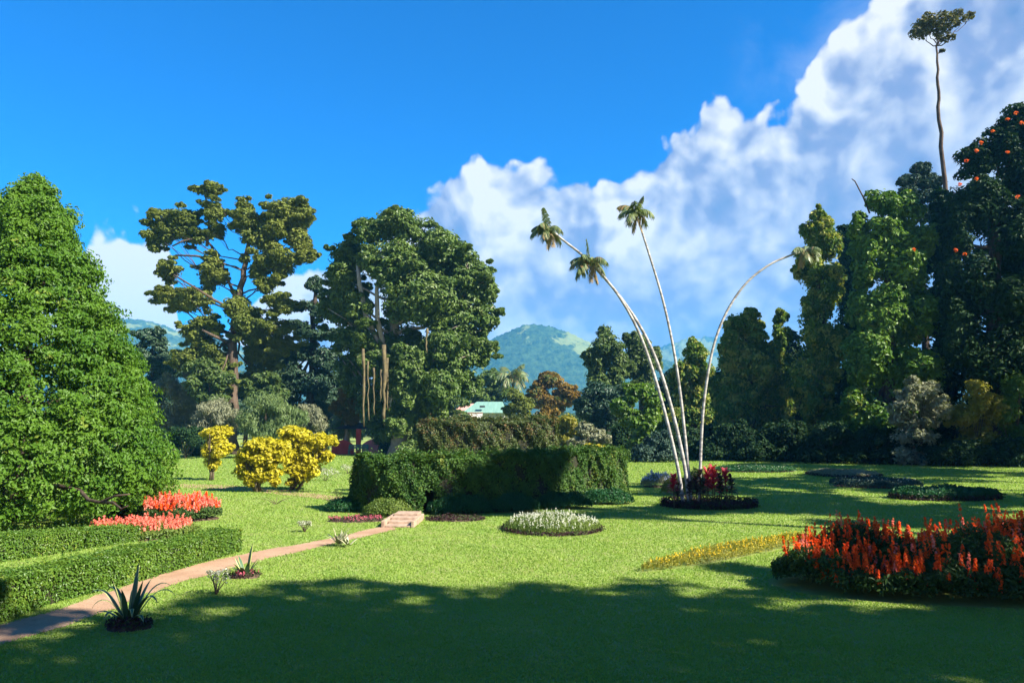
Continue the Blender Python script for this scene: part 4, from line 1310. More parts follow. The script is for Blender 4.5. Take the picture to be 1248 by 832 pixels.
def bed(kind, label, cx, cy, rx, ry, rot, h, leaf, L, W, n_leaf, group=None, flower=None, n_fl=0, fl_h=0.15, fl_r=0.03, fl_n=14, fl_L=0.04,
        border=None, border_h=0.12, n_border=0, dome=0.55, soil=True, fl_edge=0.95, rough=0.18, cat='flower bed', second=None, n_second=0, border_front=False, bl=(0.06, 0.035), single=False):
    base = np.array([cx, cy, 0.0])
    t = thing(kind, label, cat, tuple(base), group)
    t.rotation_euler = (0, 0, rot)
    BARE.append((cx, cy, rx * 1.02, ry * 1.02, rot))
    ph = RNG.uniform(0, 6.28, 4)

    def surf(x, y):
        q = np.clip(1 - (x / rx) ** 2 - (y / ry) ** 2, 0, 1)
        prof = (1 - dome) + dome * np.sqrt(q)
        return h * prof * (1 + rough * (np.sin(x * 4.3 / max(rx, .3) * 1.6 + ph[0]) * np.sin(y * 3.7 / max(ry, .3) + ph[1]) + 0.6 * np.sin(x * 9 + ph[2]) * np.sin(y * 8 + ph[3]) * 0.5))
    if soil:
        ring = 40
        V, F = [(0, 0, 0.07)], []
        for q, z in ((0.5, 0.065), (0.85, 0.04), (0.97, -0.02)):
            for i in range(ring):
                an = 2 * math.pi * i / ring
                j = 1 + 0.03 * math.sin(3 * an + ph[0]) + 0.02 * math.sin(7 * an + ph[1])
                V.append((math.cos(an) * rx * q * j, math.sin(an) * ry * q * j, z))
        mbs = MB()
        F = [(0, 1 + i, 1 + (i + 1) % ring) for i in range(ring)]
        for k in range(2):
            F += [(1 + k * ring + i, 1 + (k + 1) * ring + i, 1 + (k + 1) * ring + (i + 1) % ring, 1 + k * ring + (i + 1) % ring) for i in range(ring)]
        mbs.add(V, F)
        mbs.build('soil', M_SOIL, t)
    p, r = ell_pts(n_leaf, rx, ry)
    H = surf(p[:, 0], p[:, 1])
    z = H * RNG.uniform(0.15, 1.0, n_leaf) ** 0.55
    P = np.c_[p, z + RNG.normal(size=n_leaf) * 0.02]
    N = np.c_[p[:, 0] / rx, p[:, 1] / ry, np.full(n_leaf, 0.55)]
    k = P[:, 2] > 0.02
    V, F = leaves(P[k], norm(N[k]), L, W, jit=0.65, droop=0.2)
    mesh_np('foliage', V, F, leaf, t, rnd=RNG.random(len(F)))
    for fm, nf in ((flower, n_fl), (second, n_second)):
        if fm is None or nf == 0:
            continue
        p, r = ell_pts(nf, rx, ry, fl_edge)
        p = p[np.argsort(p[:, 1])]
        H = surf(p[:, 0], p[:, 1])
        hh = fl_h * RNG.uniform(0.45, 1.5, nf)
        z0 = H * RNG.uniform(0.80, 1.06, nf)
        one = nf if nf <= 100 else (100 if (single and fm is flower) else 0)
        for i in range(one):
            q = slice(i, i + 1)
            V, F = spikes(p[q, 0], p[q, 1], z0[q], hh[q], fl_r, fl_n, fl_L, fl_L * 0.55)
            mesh_np('flower_spike' if single else 'flower', V, F, fm, t, rnd=RNG.random(len(F)))
        if one < nf:
            V, F = spikes(p[one:, 0], p[one:, 1], z0[one:], hh[one:], fl_r, fl_n, fl_L, fl_L * 0.55)
            o = mesh_np('flowers', V, F, fm, t, rnd=RNG.random(len(F)))
            o['kind'] = 'stuff'
    if border is not None:
        a = RNG.uniform(math.pi, 2 * math.pi, n_border) if border_front else RNG.uniform(0, 2 * math.pi, n_border)
        q = RNG.normal(1.0, 0.035, n_border)
        zz = RNG.uniform(0.02, border_h, n_border)
        P = np.c_[np.cos(a) * rx * q, np.sin(a) * ry * q, zz]
        N = np.c_[np.cos(a), np.sin(a), np.full(n_border, 0.8)]
        V, F = leaves(P, norm(N), bl[0], bl[1], jit=0.6)
        mesh_np('border_plants', V, F, border, t, rnd=RNG.random(len(F)))
    return t


def bed_px(px, d):
    return (px - 624.0) / FPX * d * 0.995, d


# scarlet bed at the right
tb_ = bed('salvia_bed', 'large bed of tall scarlet flower spikes in the right foreground', 7.55, 13.0, 3.2, 1.6, -0.04, 0.74, L_SALVIA, 0.085, 0.04, 52000,
          flower=P_RED, n_fl=540, fl_h=0.24, fl_r=0.032, fl_n=26, fl_L=0.055, second=P_CORAL, n_second=100, dome=0.5, rough=0.42, soil=False, single=True)
# a few spikes lower on the front of the bed
m = 150
a = RNG.uniform(math.pi * 1.12, math.pi * 1.95, m)
V, F = spikes(np.cos(a) * 3.25 * RNG.uniform(0.86, 0.97, m), np.sin(a) * 1.65 * RNG.uniform(0.86, 0.97, m), RNG.uniform(0.2, 0.6, m), RNG.uniform(0.1, 0.22, m), 0.032, 22, 0.055, 0.03)
o_ = mesh_np('flowers', V, F, P_RED, tb_, rnd=RNG.random(len(F)))
o_['kind'] = 'stuff'

x, y = bed_px(180, 18.6)
bed('salvia_bed', 'coral-pink flower bed in front, just behind the low hedges', x, y, 1.30, 0.75, 0.30, 0.30, L_COVER, 0.07, 0.035, 9000,
    'coral flower beds by the cone tree', flower=P_CORAL, n_fl=300, fl_h=0.16, fl_r=0.035, fl_n=18, fl_L=0.06, dome=0.4, fl_edge=0.86)
x, y = bed_px(226, 22.2)
bed('salvia_bed', 'taller coral-red flower bed behind, at the skirt of the cone tree', x, y, 1.10, 0.85, 0.15, 0.48, L_SALVIA, 0.08, 0.04, 9000,
    'coral flower beds by the cone tree', flower=P_CORAL, n_fl=240, fl_h=0.20, fl_r=0.04, fl_n=18, fl_L=0.07, dome=0.45, second=P_RED, n_second=90)
x, y = bed_px(178, 22.8)
bed('salvia_bed', 'orange-speckled flower bed under the skirt of the cone tree', x, y, 1.0, 0.6, 0.0, 0.42, L_SALVIA, 0.08, 0.04, 5000,
    'coral flower beds by the cone tree', flower=P_ORANGE, n_fl=70, fl_h=0.18, fl_r=0.04, fl_n=16, fl_L=0.06, dome=0.45)
# round white bed in the lawn
x, y = bed_px(672, 20.0)
bed('white_flower_bed', 'round domed bed of white flowers edged in dark red on the lawn', x, y, 1.24, 1.25, 0.0, 0.34, L_COVER, 0.06, 0.025, 12000,
    flower=P_WHITE, n_fl=330, fl_h=0.11, fl_r=0.022, fl_n=10, fl_L=0.032, border=L_PURPLE, border_h=0.10, n_border=1500, dome=0.72, rough=0.06)
# yellow strip
a, b = gnd(782, 697), gnd(992, 656)
c = (a + b) / 2
bed('yellow_flower_strip', 'long narrow strip of small yellow flowers on the lawn left of the scarlet bed', c[0], c[1], np.linalg.norm(b - a) / 2, 0.36, math.atan2(b[1] - a[1], b[0] - a[0]), 0.20, L_YELLOWISH, 0.05, 0.018, 9000,
    flower=P_YELLOW, n_fl=210, fl_h=0.06, fl_r=0.018, fl_n=6, fl_L=0.03, dome=0.5, soil=False)
# far beds on the right lawn
x, y = bed_px(1024, 42)
bed('foliage_bed', 'whitish low bed nearest the vine column on the right lawn', x, y, 1.75, 2.2, 0.0, 0.30, L_GREY, 0.10, 0.05, 7000, 'low beds on the right lawn', dome=0.5, border=L_PURPLE, border_h=0.15, n_border=900, bl=(0.1, 0.06))
x, y = bed_px(1063, 34.5)
bed('foliage_bed', 'grey-green low bed in the middle of the right lawn', x, y, 1.95, 1.7, 0.1, 0.36, L_SPRUCE, 0.10, 0.05, 8000, 'low beds on the right lawn', dome=0.5, flower=P_WHITE, n_fl=60, fl_h=0.05, fl_n=8)
x, y = bed_px(1146, 28.6)
bed('foliage_bed', 'dark green low bed above the scarlet bed on the right lawn', x, y, 2.0, 1.2, 0.12, 0.42, L_FERN, 0.10, 0.05, 8000, 'low beds on the right lawn', dome=0.4, border=L_PURPLE, border_h=0.2, n_border=1200, bl=(0.09, 0.055))
x, y = bed_px(918, 46)
bed('foliage_bed', 'long thin low bed behind the palm bed at the foot of the trees', x, y, 2.4, 1.6, 0.0, 0.30, L_FERN, 0.12, 0.06, 6000, 'low beds on the right lawn', dome=0.4, flower=P_WHITE, n_fl=60, fl_h=0.05, fl_n=8)
# small beds by the steps
x, y = bed_px(436, 21.8)
bed('small_flower_bed', 'small bare bed with pink flowers left of the steps', x, y, 0.80, 0.42, 0.05, 0.10, L_PURPLE, 0.05, 0.03, 900, 'small beds by the steps', flower=P_PINK, n_fl=70, fl_h=0.06, fl_r=0.03, fl_n=8, dome=0.5)
x, y = bed_px(556, 22.0)
bed('small_flower_bed', 'small dark purple bed at the foot of the hedge right of the steps', x, y, 0.85, 0.42, 0.05, 0.12, L_PURPLE, 0.06, 0.035, 1500, 'small beds by the steps', dome=0.5)
# ground cover along the foot of the hedge
for lab, pxs, d, lf, hh in (('pale green mound of ground cover left of the steps', 475, 23.0, L_COVER, 0.50), ('dark fern mound right of the slot in the hedge', 560, 23.6, L_FERN, 0.62),
                            ('dark fern mound at the middle of the hedge foot', 620, 24.2, L_FERN, 0.56), ('dark fern mound under the right half of the hedge', 685, 25.2, L_FERN, 0.52),
                            ('bluish fern mound at the right end of the hedge', 738, 26.6, L_FERN, 0.50), ('low green mound at the left end of the hedge', 436, 24.4, L_FERN, 0.45)):
    x, y = bed_px(pxs, d)
    bed('fern_mound', lab, x, y, 0.98 if lf is L_FERN else 0.75, 0.55, 0.18, hh, lf, 0.11 if lf is L_FERN else 0.07, 0.035, 4200, 'ground cover at the foot of the hedge', dome=0.75, soil=False, cat='ground cover', rough=0.12)
x, y = bed_px(800, 34)
bed('blue_flower_clump', 'pale blue flower clump behind the palm bed', x, y, 0.75, 0.6, 0.0, 0.55, L_GREY, 0.08, 0.035, 2500, flower=P_LILAC, n_fl=130, fl_h=0.1, fl_r=0.04, fl_n=12, fl_L=0.06, dome=0.7)
x, y = bed_px(823, 30.5)
bed('round_bush', 'yellow-green round bush left of the palm trunks', x, y, 0.62, 0.5, 0.0, 0.62, L_YELLOWISH, 0.07, 0.04, 3000, dome=0.85, soil=False, cat='bush')
x, y = bed_px(846, 30.5)
bed('round_bush', 'dark olive bush right behind the palm trunks', x, y, 0.65, 0.5, 0.0, 0.95, L_HEDGE2, 0.07, 0.04, 3500, dome=0.85, soil=False, cat='bush')

# ------------------------------------------------------------------ the palm bed
PD = 26.2
pbx, pby = bed_px(861, 25.8)
bed('palm_bed', 'bed edged in dark purple leaves round the feet of the tall palms', pbx, pby, 1.50, 1.25, 0.03, 0.14, L_PURPLE, 0.08, 0.05, 3500, border=L_PURPLE, border_h=0.25, n_border=3200, dome=0.3, bl=(0.08, 0.05))


def cordyline(x, y, h, lab, mat):
    t = thing('cordyline_plant', lab, 'plant', (x, y, 0.05), 'red-leaved plants in the palm bed')
    mb = MB()
    mb.tube([(0, 0, -0.05), (0.01, 0, h * 0.5), (0, 0.01, h * 0.9)], [0.022, 0.018, 0.014], 6)
    mb.build('stem', M_STEM, t)
    n = 64
    k = RNG.random(n)
    a = RNG.uniform(0, 2 * math.pi, n)
    up = 0.2 + 1.2 * k
    Lr = h * 0.30
    d = norm(np.c_[np.cos(a), np.sin(a), up])
    root = np.c_[np.zeros(n), np.zeros(n), h * (0.42 + 0.5 * k)]
    side = norm(np.cross(d, np.tile([0, 0, 1.0], (n, 1))))
    w = 0.042
    V = np.empty((n, 6, 3))
    mid = root + d * Lr * 0.55
    tip = root + d * Lr + np.array([0, 0, -0.3 * Lr])
    V[:, 0] = root - side * 0.01
    V[:, 1] = root + side * 0.01
    V[:, 2] = mid + side * w
    V[:, 3] = mid - side * w
    V[:, 4] = tip + side * 0.006
    V[:, 5] = tip - side * 0.006
    i = np.arange(n)[:, None] * 6
    F = np.concatenate([i + np.array([0, 1, 2, 3]), i + np.array([3, 2, 4, 5])])
    mesh_np('leaf_tuft', V.reshape(-1, 3), F, mat, t, rnd=np.tile(RNG.random(n), 2))


CORD = [(819, 24.9, 1.02, 'bright crimson plant standing alone at the left of the palm bed', L_CORDY), (824, 25.3, 0.75, 'low dark red plant beside the lone crimson one', L_PURPLE),
        (838, 25.0, 0.85, 'dull red plant in front of the palm trunks', L_PURPLE), (846, 25.2, 0.95, 'dark red plant right of the palm trunks', L_PURPLE), (854, 24.9, 0.9, 'slender dull red plant in the thick of the palm bed', L_PURPLE),
        (860, 25.3, 1.2, 'tall crimson plant at the middle of the palm bed', L_CORDY), (868, 25.0, 1.15, 'crimson plant right of the tallest one', L_CORDY), (866, 25.8, 1.28, 'tallest crimson plant at the back of the palm bed', L_CORDY),
        (876, 25.1, 0.95, 'dark red plant among the right-hand group of the palm bed', L_PURPLE), (882, 25.5, 1.15, 'crimson plant near the right end of the palm bed', L_CORDY), (889, 25.2, 1.0, 'outermost dark red plant at the right end of the palm bed', L_PURPLE),
        (851, 25.9, 1.1, 'dark red plant behind the palm trunks', L_PURPLE), (874, 26.0, 1.0, 'dull red plant at the back right of the palm bed', L_PURPLE)]
for px, d, h, lab, mt in CORD:
    x, y = bed_px(px, d)
    cordyline(x, y, h, lab, mt)

M_PALMTRUNK = rough_mat('palm_trunk', (0.16, 0.15, 0.135), (0.44, 0.42, 0.39), 1.6, (1, 1, 5), 0.6)


def frond_mesh(name, root, dir0, length, mat, parent, nseg=9, sag=1.3, leaf_len=0.22, leaf_w=0.028, hang=0.9, pairs=26):
    """arched rib with hanging leaflets on both sides"""
    d = np.asarray(dir0, float)
    d = d / np.linalg.norm(d)
    pts = [np.asarray(root, float)]
    cur = d.copy()
    for i in range(nseg):
        cur = cur + np.array([0, 0, -sag / nseg])
        cur = cur / np.linalg.norm(cur)
        pts.append(pts[-1] + cur * length / nseg)
    pts = np.array(pts)
    V, F = [], []
    tt = np.linspace(0.12, 1.0, pairs)
    q = np.linspace(0, 1, nseg + 1)
    for t_ in tt:
        p = np.array([np.interp(t_, q, pts[:, k]) for k in range(3)])
        g = np.array([np.interp(min(1, t_ + .05), q, pts[:, k]) - np.interp(max(0, t_ - .05), q, pts[:, k]) for k in range(3)])
        g /= np.linalg.norm(g) + 1e-9
        side = np.cross(g, [0, 0, 1.0])
        side /= np.linalg.norm(side) + 1e-9
        L = leaf_len * (0.45 + 1.0 * math.sin(math.pi * min(1, 0.15 + 0.8 * t_))) * random.uniform(0.8, 1.15)
        for s in (-1, 1):
            dr = side * s * random.uniform(0.6, 1.0) + g * random.uniform(0.3, 0.7) + np.array([0, 0, -hang * random.uniform(0.5, 1.2)])
            dr /= np.linalg.norm(dr)
            m_ = p + dr * L * 0.5
            e = p + dr * L + np.array([0, 0, -0.25 * L])
            wv = g * leaf_w
            n = len(V)
            V += [p - wv * 0.5, p + wv * 0.5, m_ + wv, m_ - wv, e + wv * 0.2, e - wv * 0.2]
            F += [(n, n + 1, n + 2, n + 3), (n + 3, n + 2, n + 4, n + 5)]
    # rib
    for i in range(nseg):
        side = np.cross(pts[i + 1] - pts[i], [0, 0, 1.0])
        side /= np.linalg.norm(side) + 1e-9
        r = 0.05 * length * 0.28 * (1 - 0.8 * i / nseg)
        r2 = 0.05 * length * 0.28 * (1 - 0.8 * (i + 1) / nseg)
        n = len(V)
        V += [pts[i] - side * r, pts[i] + side * r, pts[i + 1] + side * r2, pts[i + 1] - side * r2]
        F += [(n, n + 1, n + 2, n + 3)]
    return mesh_np(name, np.array(V), np.array(F), mat, parent, rnd=np.repeat(RNG.random(len(F) // 2 + 1), 2)[:len(F)])


def palm(label, pts_px, d, r0, r1, n_fr, length, group, bark=None, dead=2, lean=(0, 0, 1), kind='palm_tree', **kw):
    base = at(pts_px[0][0], pts_px[0][1], d)
    base[2] = 0
    t = thing(kind, label, 'palm', tuple(base), group)
    ctrl = [base] + [at(p[0], p[1], d + (p[2] if len(p) > 2 else 0)) for p in pts_px[1:]]
    pts = np.array(smooth2(ctrl, 3)) - base
    n = len(pts)
    pts[0][2] = -0.08
    mb = MB()
    mb.tube(pts, [(r0 + (r1 - r0) * i / (n - 1)) * (1.35 if i < 2 else 1) for i in range(n)], 8, 0.03)
    mb.build('trunk', bark or M_PALMTRUNK, t)
    top = pts[-1]
    ax = pts[-1] - pts[-5]
    ax = ax / np.linalg.norm(ax)
    mb = MB()
    mb.tube([top - ax * length * 0.05, top + ax * length * 0.12, top + ax * length * 0.3], [r1 * 1.25, r1 * 1.5, r1 * 0.5], 7)
    mb.build('crown_shaft', L_PALM, t)
    axm = ax * 0.5 + np.array([0, 0, 0.6])
    for i in range(n_fr):
        a = i * 2.399 + random.uniform(-.2, .2)
        k = (i + 0.5) / n_fr
        dr = np.array([math.cos(a), math.sin(a), 0]) * (0.35 + 0.9 * k) + axm * (1.35 - 1.15 * k)
        frond_mesh('frond', top + ax * length * 0.16, dr, length * random.uniform(0.85, 1.1), L_PALM, t, sag=1.5 + 0.7 * k, leaf_len=length * 0.32, leaf_w=length * 0.036, **kw)
    for i in range(dead):
        a = random.uniform(0, 6.28)
        frond_mesh('frond', top + ax * length * 0.02, np.array([math.cos(a) * 0.35, math.sin(a) * 0.35, -0.8]), length * 0.9, L_DRY, t, sag=0.5, leaf_len=length * 0.2, leaf_w=length * 0.03, **kw)
    return t


L_DRY = leaf_mat('leaf_dry', (0.20, 0.14, 0.07), (0.32, 0.25, 0.14), None, 0.2, 0.7, 0.15, 0.4, 1.5)
G4 = 'tall thin leaning palms in the bed'
palm('palm leaning farthest left, its small crown highest of the two left ones', [(840, 604), (834, 560), (812, 470), (788, 408), (752, 355), (712, 312), (688, 294), (672, 281)], PD, 0.066, 0.034, 9, 0.72, G4)
palm('palm leaning left with the lower crown, close beside the farthest-leaning one', [(833, 606), (826, 565), (802, 470), (780, 405), (756, 362), (733, 333), (722, 322)], PD - 0.35, 0.064, 0.034, 10, 0.76, G4, dead=3)
palm('straightest palm with the highest crown, leaning a little left', [(842, 602), (838, 560), (826, 450), (810, 370), (790, 306), (776, 262)], PD + 0.4, 0.060, 0.032, 9, 0.72, G4)
palm('palm bent in an arc to the right, its crown against the vine column', [(852, 600), (854, 545), (858, 480), (872, 405), (902, 350), (936, 322), (966, 310), (977, 307)], PD + 0.2, 0.054, 0.032, 9, 0.66, G4)
palm('distant palm with a grey-green crown before the blue hill', [(626, 548), (626, 500), (625, 463)], 112, 0.22, 0.16, 11, 2.9, None, bark=M_BARK, dead=0, pairs=18)
palm('small brown-leaved palm before the red pavilion', [(424, 552), (424, 533), (423, 524)], 77, 0.2, 0.16, 10, 2.2, None, bark=M_BARK_PALE, dead=2, kind='palm_shrub', pairs=18)


# ------------------------------------------------------------------ agaves and small plants beside the path
def agave_mat(name, green, edge):
    def build(T, p, out):
        a = T.n('ShaderNodeAttribute', attribute_name='rnd')
        T.l(T.mix(T.step(a.outputs['Fac'], 0.45, 0.55), rgb(*green), rgb(*edge)), p.inputs['Base Color'])
    return principled(name, build, 0.45, 0.35)


M_AGAVE = agave_mat('agave_leaf', (0.035, 0.085, 0.035), (0.36, 0.36, 0.12))
M_AGAVE_P = agave_mat('agave_leaf_pale', (0.22, 0.24, 0.14), (0.45, 0.40, 0.26))


def agave(label, px, py, specs, mat, width, group, pup=0):
    base = gnd(px, py)
    t = thing('agave_plant', label, 'plant', tuple(base), group)
    for az_, el_, L, sag, w in specs:
        d = np.array([math.cos(az_) * math.cos(el_), math.sin(az_) * math.cos(el_), math.sin(el_)])
        pts = [np.array([math.cos(az_) * 0.04, math.sin(az_) * 0.04, 0.05])]
        cur = d.copy()
        n = 12
        for i in range(n):
            f = (i / n) ** 2.6
            cur = cur + np.array([math.cos(az_) * .02, math.sin(az_) * .02, -sag * f / n * 9.0])
            cur /= np.linalg.norm(cur)
            pts.append(pts[-1] + cur * L / n)
        pts = np.array(pts)
        side = np.array([-math.sin(az_), math.cos(az_), 0])
        V, F, R = [], [], []
        for i, p in enumerate(pts):
            k = i / n
            hw = w * width * (0.65 + 0.9 * k) * (1 - k ** 2.2) + 0.002
            g = pts[min(i + 1, n)] - pts[max(i - 1, 0)]
            g /= np.linalg.norm(g)
            nn = np.cross(side, g)
            lift = nn * hw * -0.35
            V += [p - side * hw - lift, p - side * hw * 0.72 - lift * .4, p + nn * 0.004, p + side * hw * 0.72 - lift * .4, p + side * hw - lift, p + nn * hw * 0.35 + nn * 0.0]
        for i in range(n):
            for k in range(4):
                a_ = i * 6 + k
                F.append((a_, a_ + 1, a_ + 7, a_ + 6))
                R.append(1.0 if k in (0, 3) else 0.0)
            F.append((i * 6 + 4, i * 6 + 5, i * 6 + 11, i * 6 + 10)); R.append(0.0)
            F.append((i * 6 + 5, i * 6, i * 6 + 6, i * 6 + 11)); R.append(0.0)
        mesh_np('leaf', np.array(V), np.array(F), mat, t, rnd=np.array(R))
    return t


R_ = math.radians
AG1 = [(R_(90), R_(86), 0.74, 0.05, 1.0), (R_(200), R_(80), 0.62, 0.1, 1.0), (R_(330), R_(78), 0.60, 0.1, 1.0), (R_(60), R_(74), 0.58, 0.25, 1.0), (R_(270), R_(76), 0.52, 0.2, 1.0),
       (R_(178), R_(62), 0.78, 1.15, 1.05), (R_(150), R_(66), 0.74, 1.2, 1.05), (R_(8), R_(62), 0.76, 1.1, 1.05), (R_(28), R_(70), 0.80, 1.35, 1.05), (R_(340), R_(66), 0.66, 1.3, 1.05),
       (R_(215), R_(64), 0.62, 1.35, 0.9), (R_(300), R_(55), 0.52, 1.3, 0.9), (R_(250), R_(52), 0.50, 1.3, 0.9), (R_(110), R_(66), 0.6, 1.0, 0.8), (R_(320), R_(40), 0.45, 1.1, 0.9), (R_(190), R_(40), 0.5, 1.0, 0.8)]
agave('large agave with folded striped leaves in the shade beside the path', 157, 763, AG1, M_AGAVE, 0.040, 'agaves along the path')
AG1 += [(R_(165), R_(72), 0.84, 1.5, 1.0), (R_(15), R_(74), 0.86, 1.5, 1.0), (R_(355), R_(50), 0.62, 1.2, 1.0), (R_(230), R_(72), 0.66, 1.4, 1.0), (R_(285), R_(70), 0.60, 1.4, 1.0)]
AG2 = [(R_(60), R_(87), 0.52, 0.02, 1.2), (R_(180), R_(70), 0.34, 0.1, 1.3), (R_(140), R_(64), 0.36, 0.2, 1.2), (R_(0), R_(62), 0.36, 0.5, 1.2), (R_(30), R_(66), 0.34, 0.4, 1.2), (R_(300), R_(60), 0.32, 0.3, 1.2),
       (R_(230), R_(58), 0.32, 0.3, 1.2), (R_(200), R_(45), 0.34, 0.6, 1.2), (R_(345), R_(40), 0.34, 0.6, 1.2), (R_(270), R_(50), 0.3, 0.4, 1.2)]
agave('small agave with stubby leaves and one upright blade in the sun', 299, 703, AG2, M_AGAVE, 0.036, 'agaves along the path')
AG3 = [(random.uniform(0, 6.28), R_(random.uniform(35, 82)), random.uniform(0.28, 0.42), random.uniform(0.1, 0.5), 1.1) for _ in range(22)]
agave('spiky agave with many dry whitish leaves, farthest along the path', 414, 665, AG3, M_AGAVE_P, 0.026, 'agaves along the path')
AG3b = [(random.uniform(0, 6.28), R_(random.uniform(30, 75)), random.uniform(0.22, 0.34), random.uniform(0.2, 0.6), 1.1) for _ in range(12)]
agave('low agave tuft touching the spiky whitish one', 425, 666, AG3b, M_AGAVE_P, 0.022, 'agaves along the path')
p = gnd(157, 765)
bed('purple_patch', 'ring of dark purple leaves round the large agave', p[0], p[1], 0.30, 0.22, 0, 0.12, L_PURPLE, 0.045, 0.026, 900, 'purple patches under the agaves', dome=0.4, cat='ground cover')
p = gnd(299, 703)
bed('purple_patch', 'patch of purple-pink leaves under the small agave', p[0], p[1], 0.28, 0.20, 0, 0.09, L_PURPLE, 0.04, 0.024, 600, 'purple patches under the agaves', flower=P_PINK, n_fl=30, fl_h=0.04, fl_r=0.02, fl_n=6, dome=0.4, cat='ground cover')


def tuft(label, px, py, h, w, leafm, flowerm, n=40, group='small plants in the lawn'):
    base = gnd(px, py)
    t = thing('small_plant', label, 'plant', tuple(base), group)
    mb = MB()
    tips = []
    for i in range(7):
        a = i * 2.399
        e = np.array([math.cos(a) * w * random.uniform(.4, 1), math.sin(a) * w * random.uniform(.4, 1), h * random.uniform(.6, 1)])
        tips.append(e)
        mb.tube(curve3((0, 0, -0.02), e, 0.1, 4, 0.01), [0.012, 0.01, 0.008, 0.006, 0.004], 5)
    mb.build('stem', M_STEM, t)
    P, N = clump_points(np.array(tips), np.full((7, 3), w * 0.38), n)
    V, F = leaves(P, N, h * 0.16, h * 0.06)
    mesh_np('foliage', V, F, leafm, t, rnd=RNG.random(len(F)))
    if flowerm:
        for e in tips:
            P, N = clump_points(np.array([e]), np.full((1, 3), w * 0.40), n // 2)
            V, F = leaves(P, N, h * 0.12, h * 0.085)
            mesh_np('flower_head', V, F, flowerm, t, rnd=RNG.random(len(F)))


tuft('small pale plant with whitish sprays between the two nearer agaves', 263, 724, 0.36, 0.17, L_GREY, P_WHITE, n=20)
tuft('tiny whitish plant alone in the lawn left of the path', 371, 648, 0.28, 0.17, L_GREY, P_WHITE)
tuft('small green plant in the lawn left of the big hedge', 411, 610, 0.34, 0.18, L_MID, None)
tuft('white-flowered tuft in the lawn right of the yellow shrubs', 396, 586, 0.5, 0.55, L_GREY, P_WHITE)
tuft('white-flowered tuft far across the lawn, near the hedge end', 424, 577, 0.4, 0.5, L_GREY, P_WHITE)
tuft('low sprawling plant on the lawn below the yellow shrubs', 336, 614, 0.22, 0.75, L_OLIVE, None)

# ------------------------------------------------------------------ buildings and bench far back
M_WHITE = rough_mat('white_plaster', (0.62, 0.60, 0.57), (0.76, 0.75, 0.72), 1.5, bump=0.1)
M_ROOF = rough_mat('green_roof_sheet', (0.13, 0.25, 0.20), (0.18, 0.32, 0.26), 0.8, (8, 0.6, 1), 0.3, rough=0.5)
M_PINKROOF = rough_mat('pink_roof_tile', (0.42, 0.20, 0.16), (0.55, 0.30, 0.25), 3.0, bump=0.4)
M_DARKGLASS = rough_mat('dark_window', (0.02, 0.025, 0.03), (0.05, 0.055, 0.06), 1.0, bump=0.0, rough=0.2, spec=0.5)
M_REDWALL = rough_mat('red_wall', (0.46, 0.045, 0.04), (0.60, 0.09, 0.08), 0.8, bump=0.1)
M_PINKWALL = rough_mat('pink_wall', (0.62, 0.17, 0.17), (0.72, 0.26, 0.25), 0.8, bump=0.1)
M_DARKROOF = rough_mat('dark_roof_sheet', (0.03, 0.025, 0.025), (0.08, 0.06, 0.055), 1.0, bump=0.2)
M_BENCH = rough_mat('bench_green', (0.05, 0.17, 0.13), (0.08, 0.24, 0.18), 3.0, bump=0.1, rough=0.5)


def hip_roof(mb, x0, x1, y0, y1, z0, z1, inset):
    ym = (y0 + y1) / 2
    v = [(x0, y0, z0), (x1, y0, z0), (x1, y1, z0), (x0, y1, z0), (x0 + inset, ym, z1), (x1 - inset * 0.4, ym, z1)]
    mb.add(v, [(0, 1, 5, 4), (1, 2, 5), (2, 3, 4, 5), (3, 0, 4), (3, 2, 1, 0)])


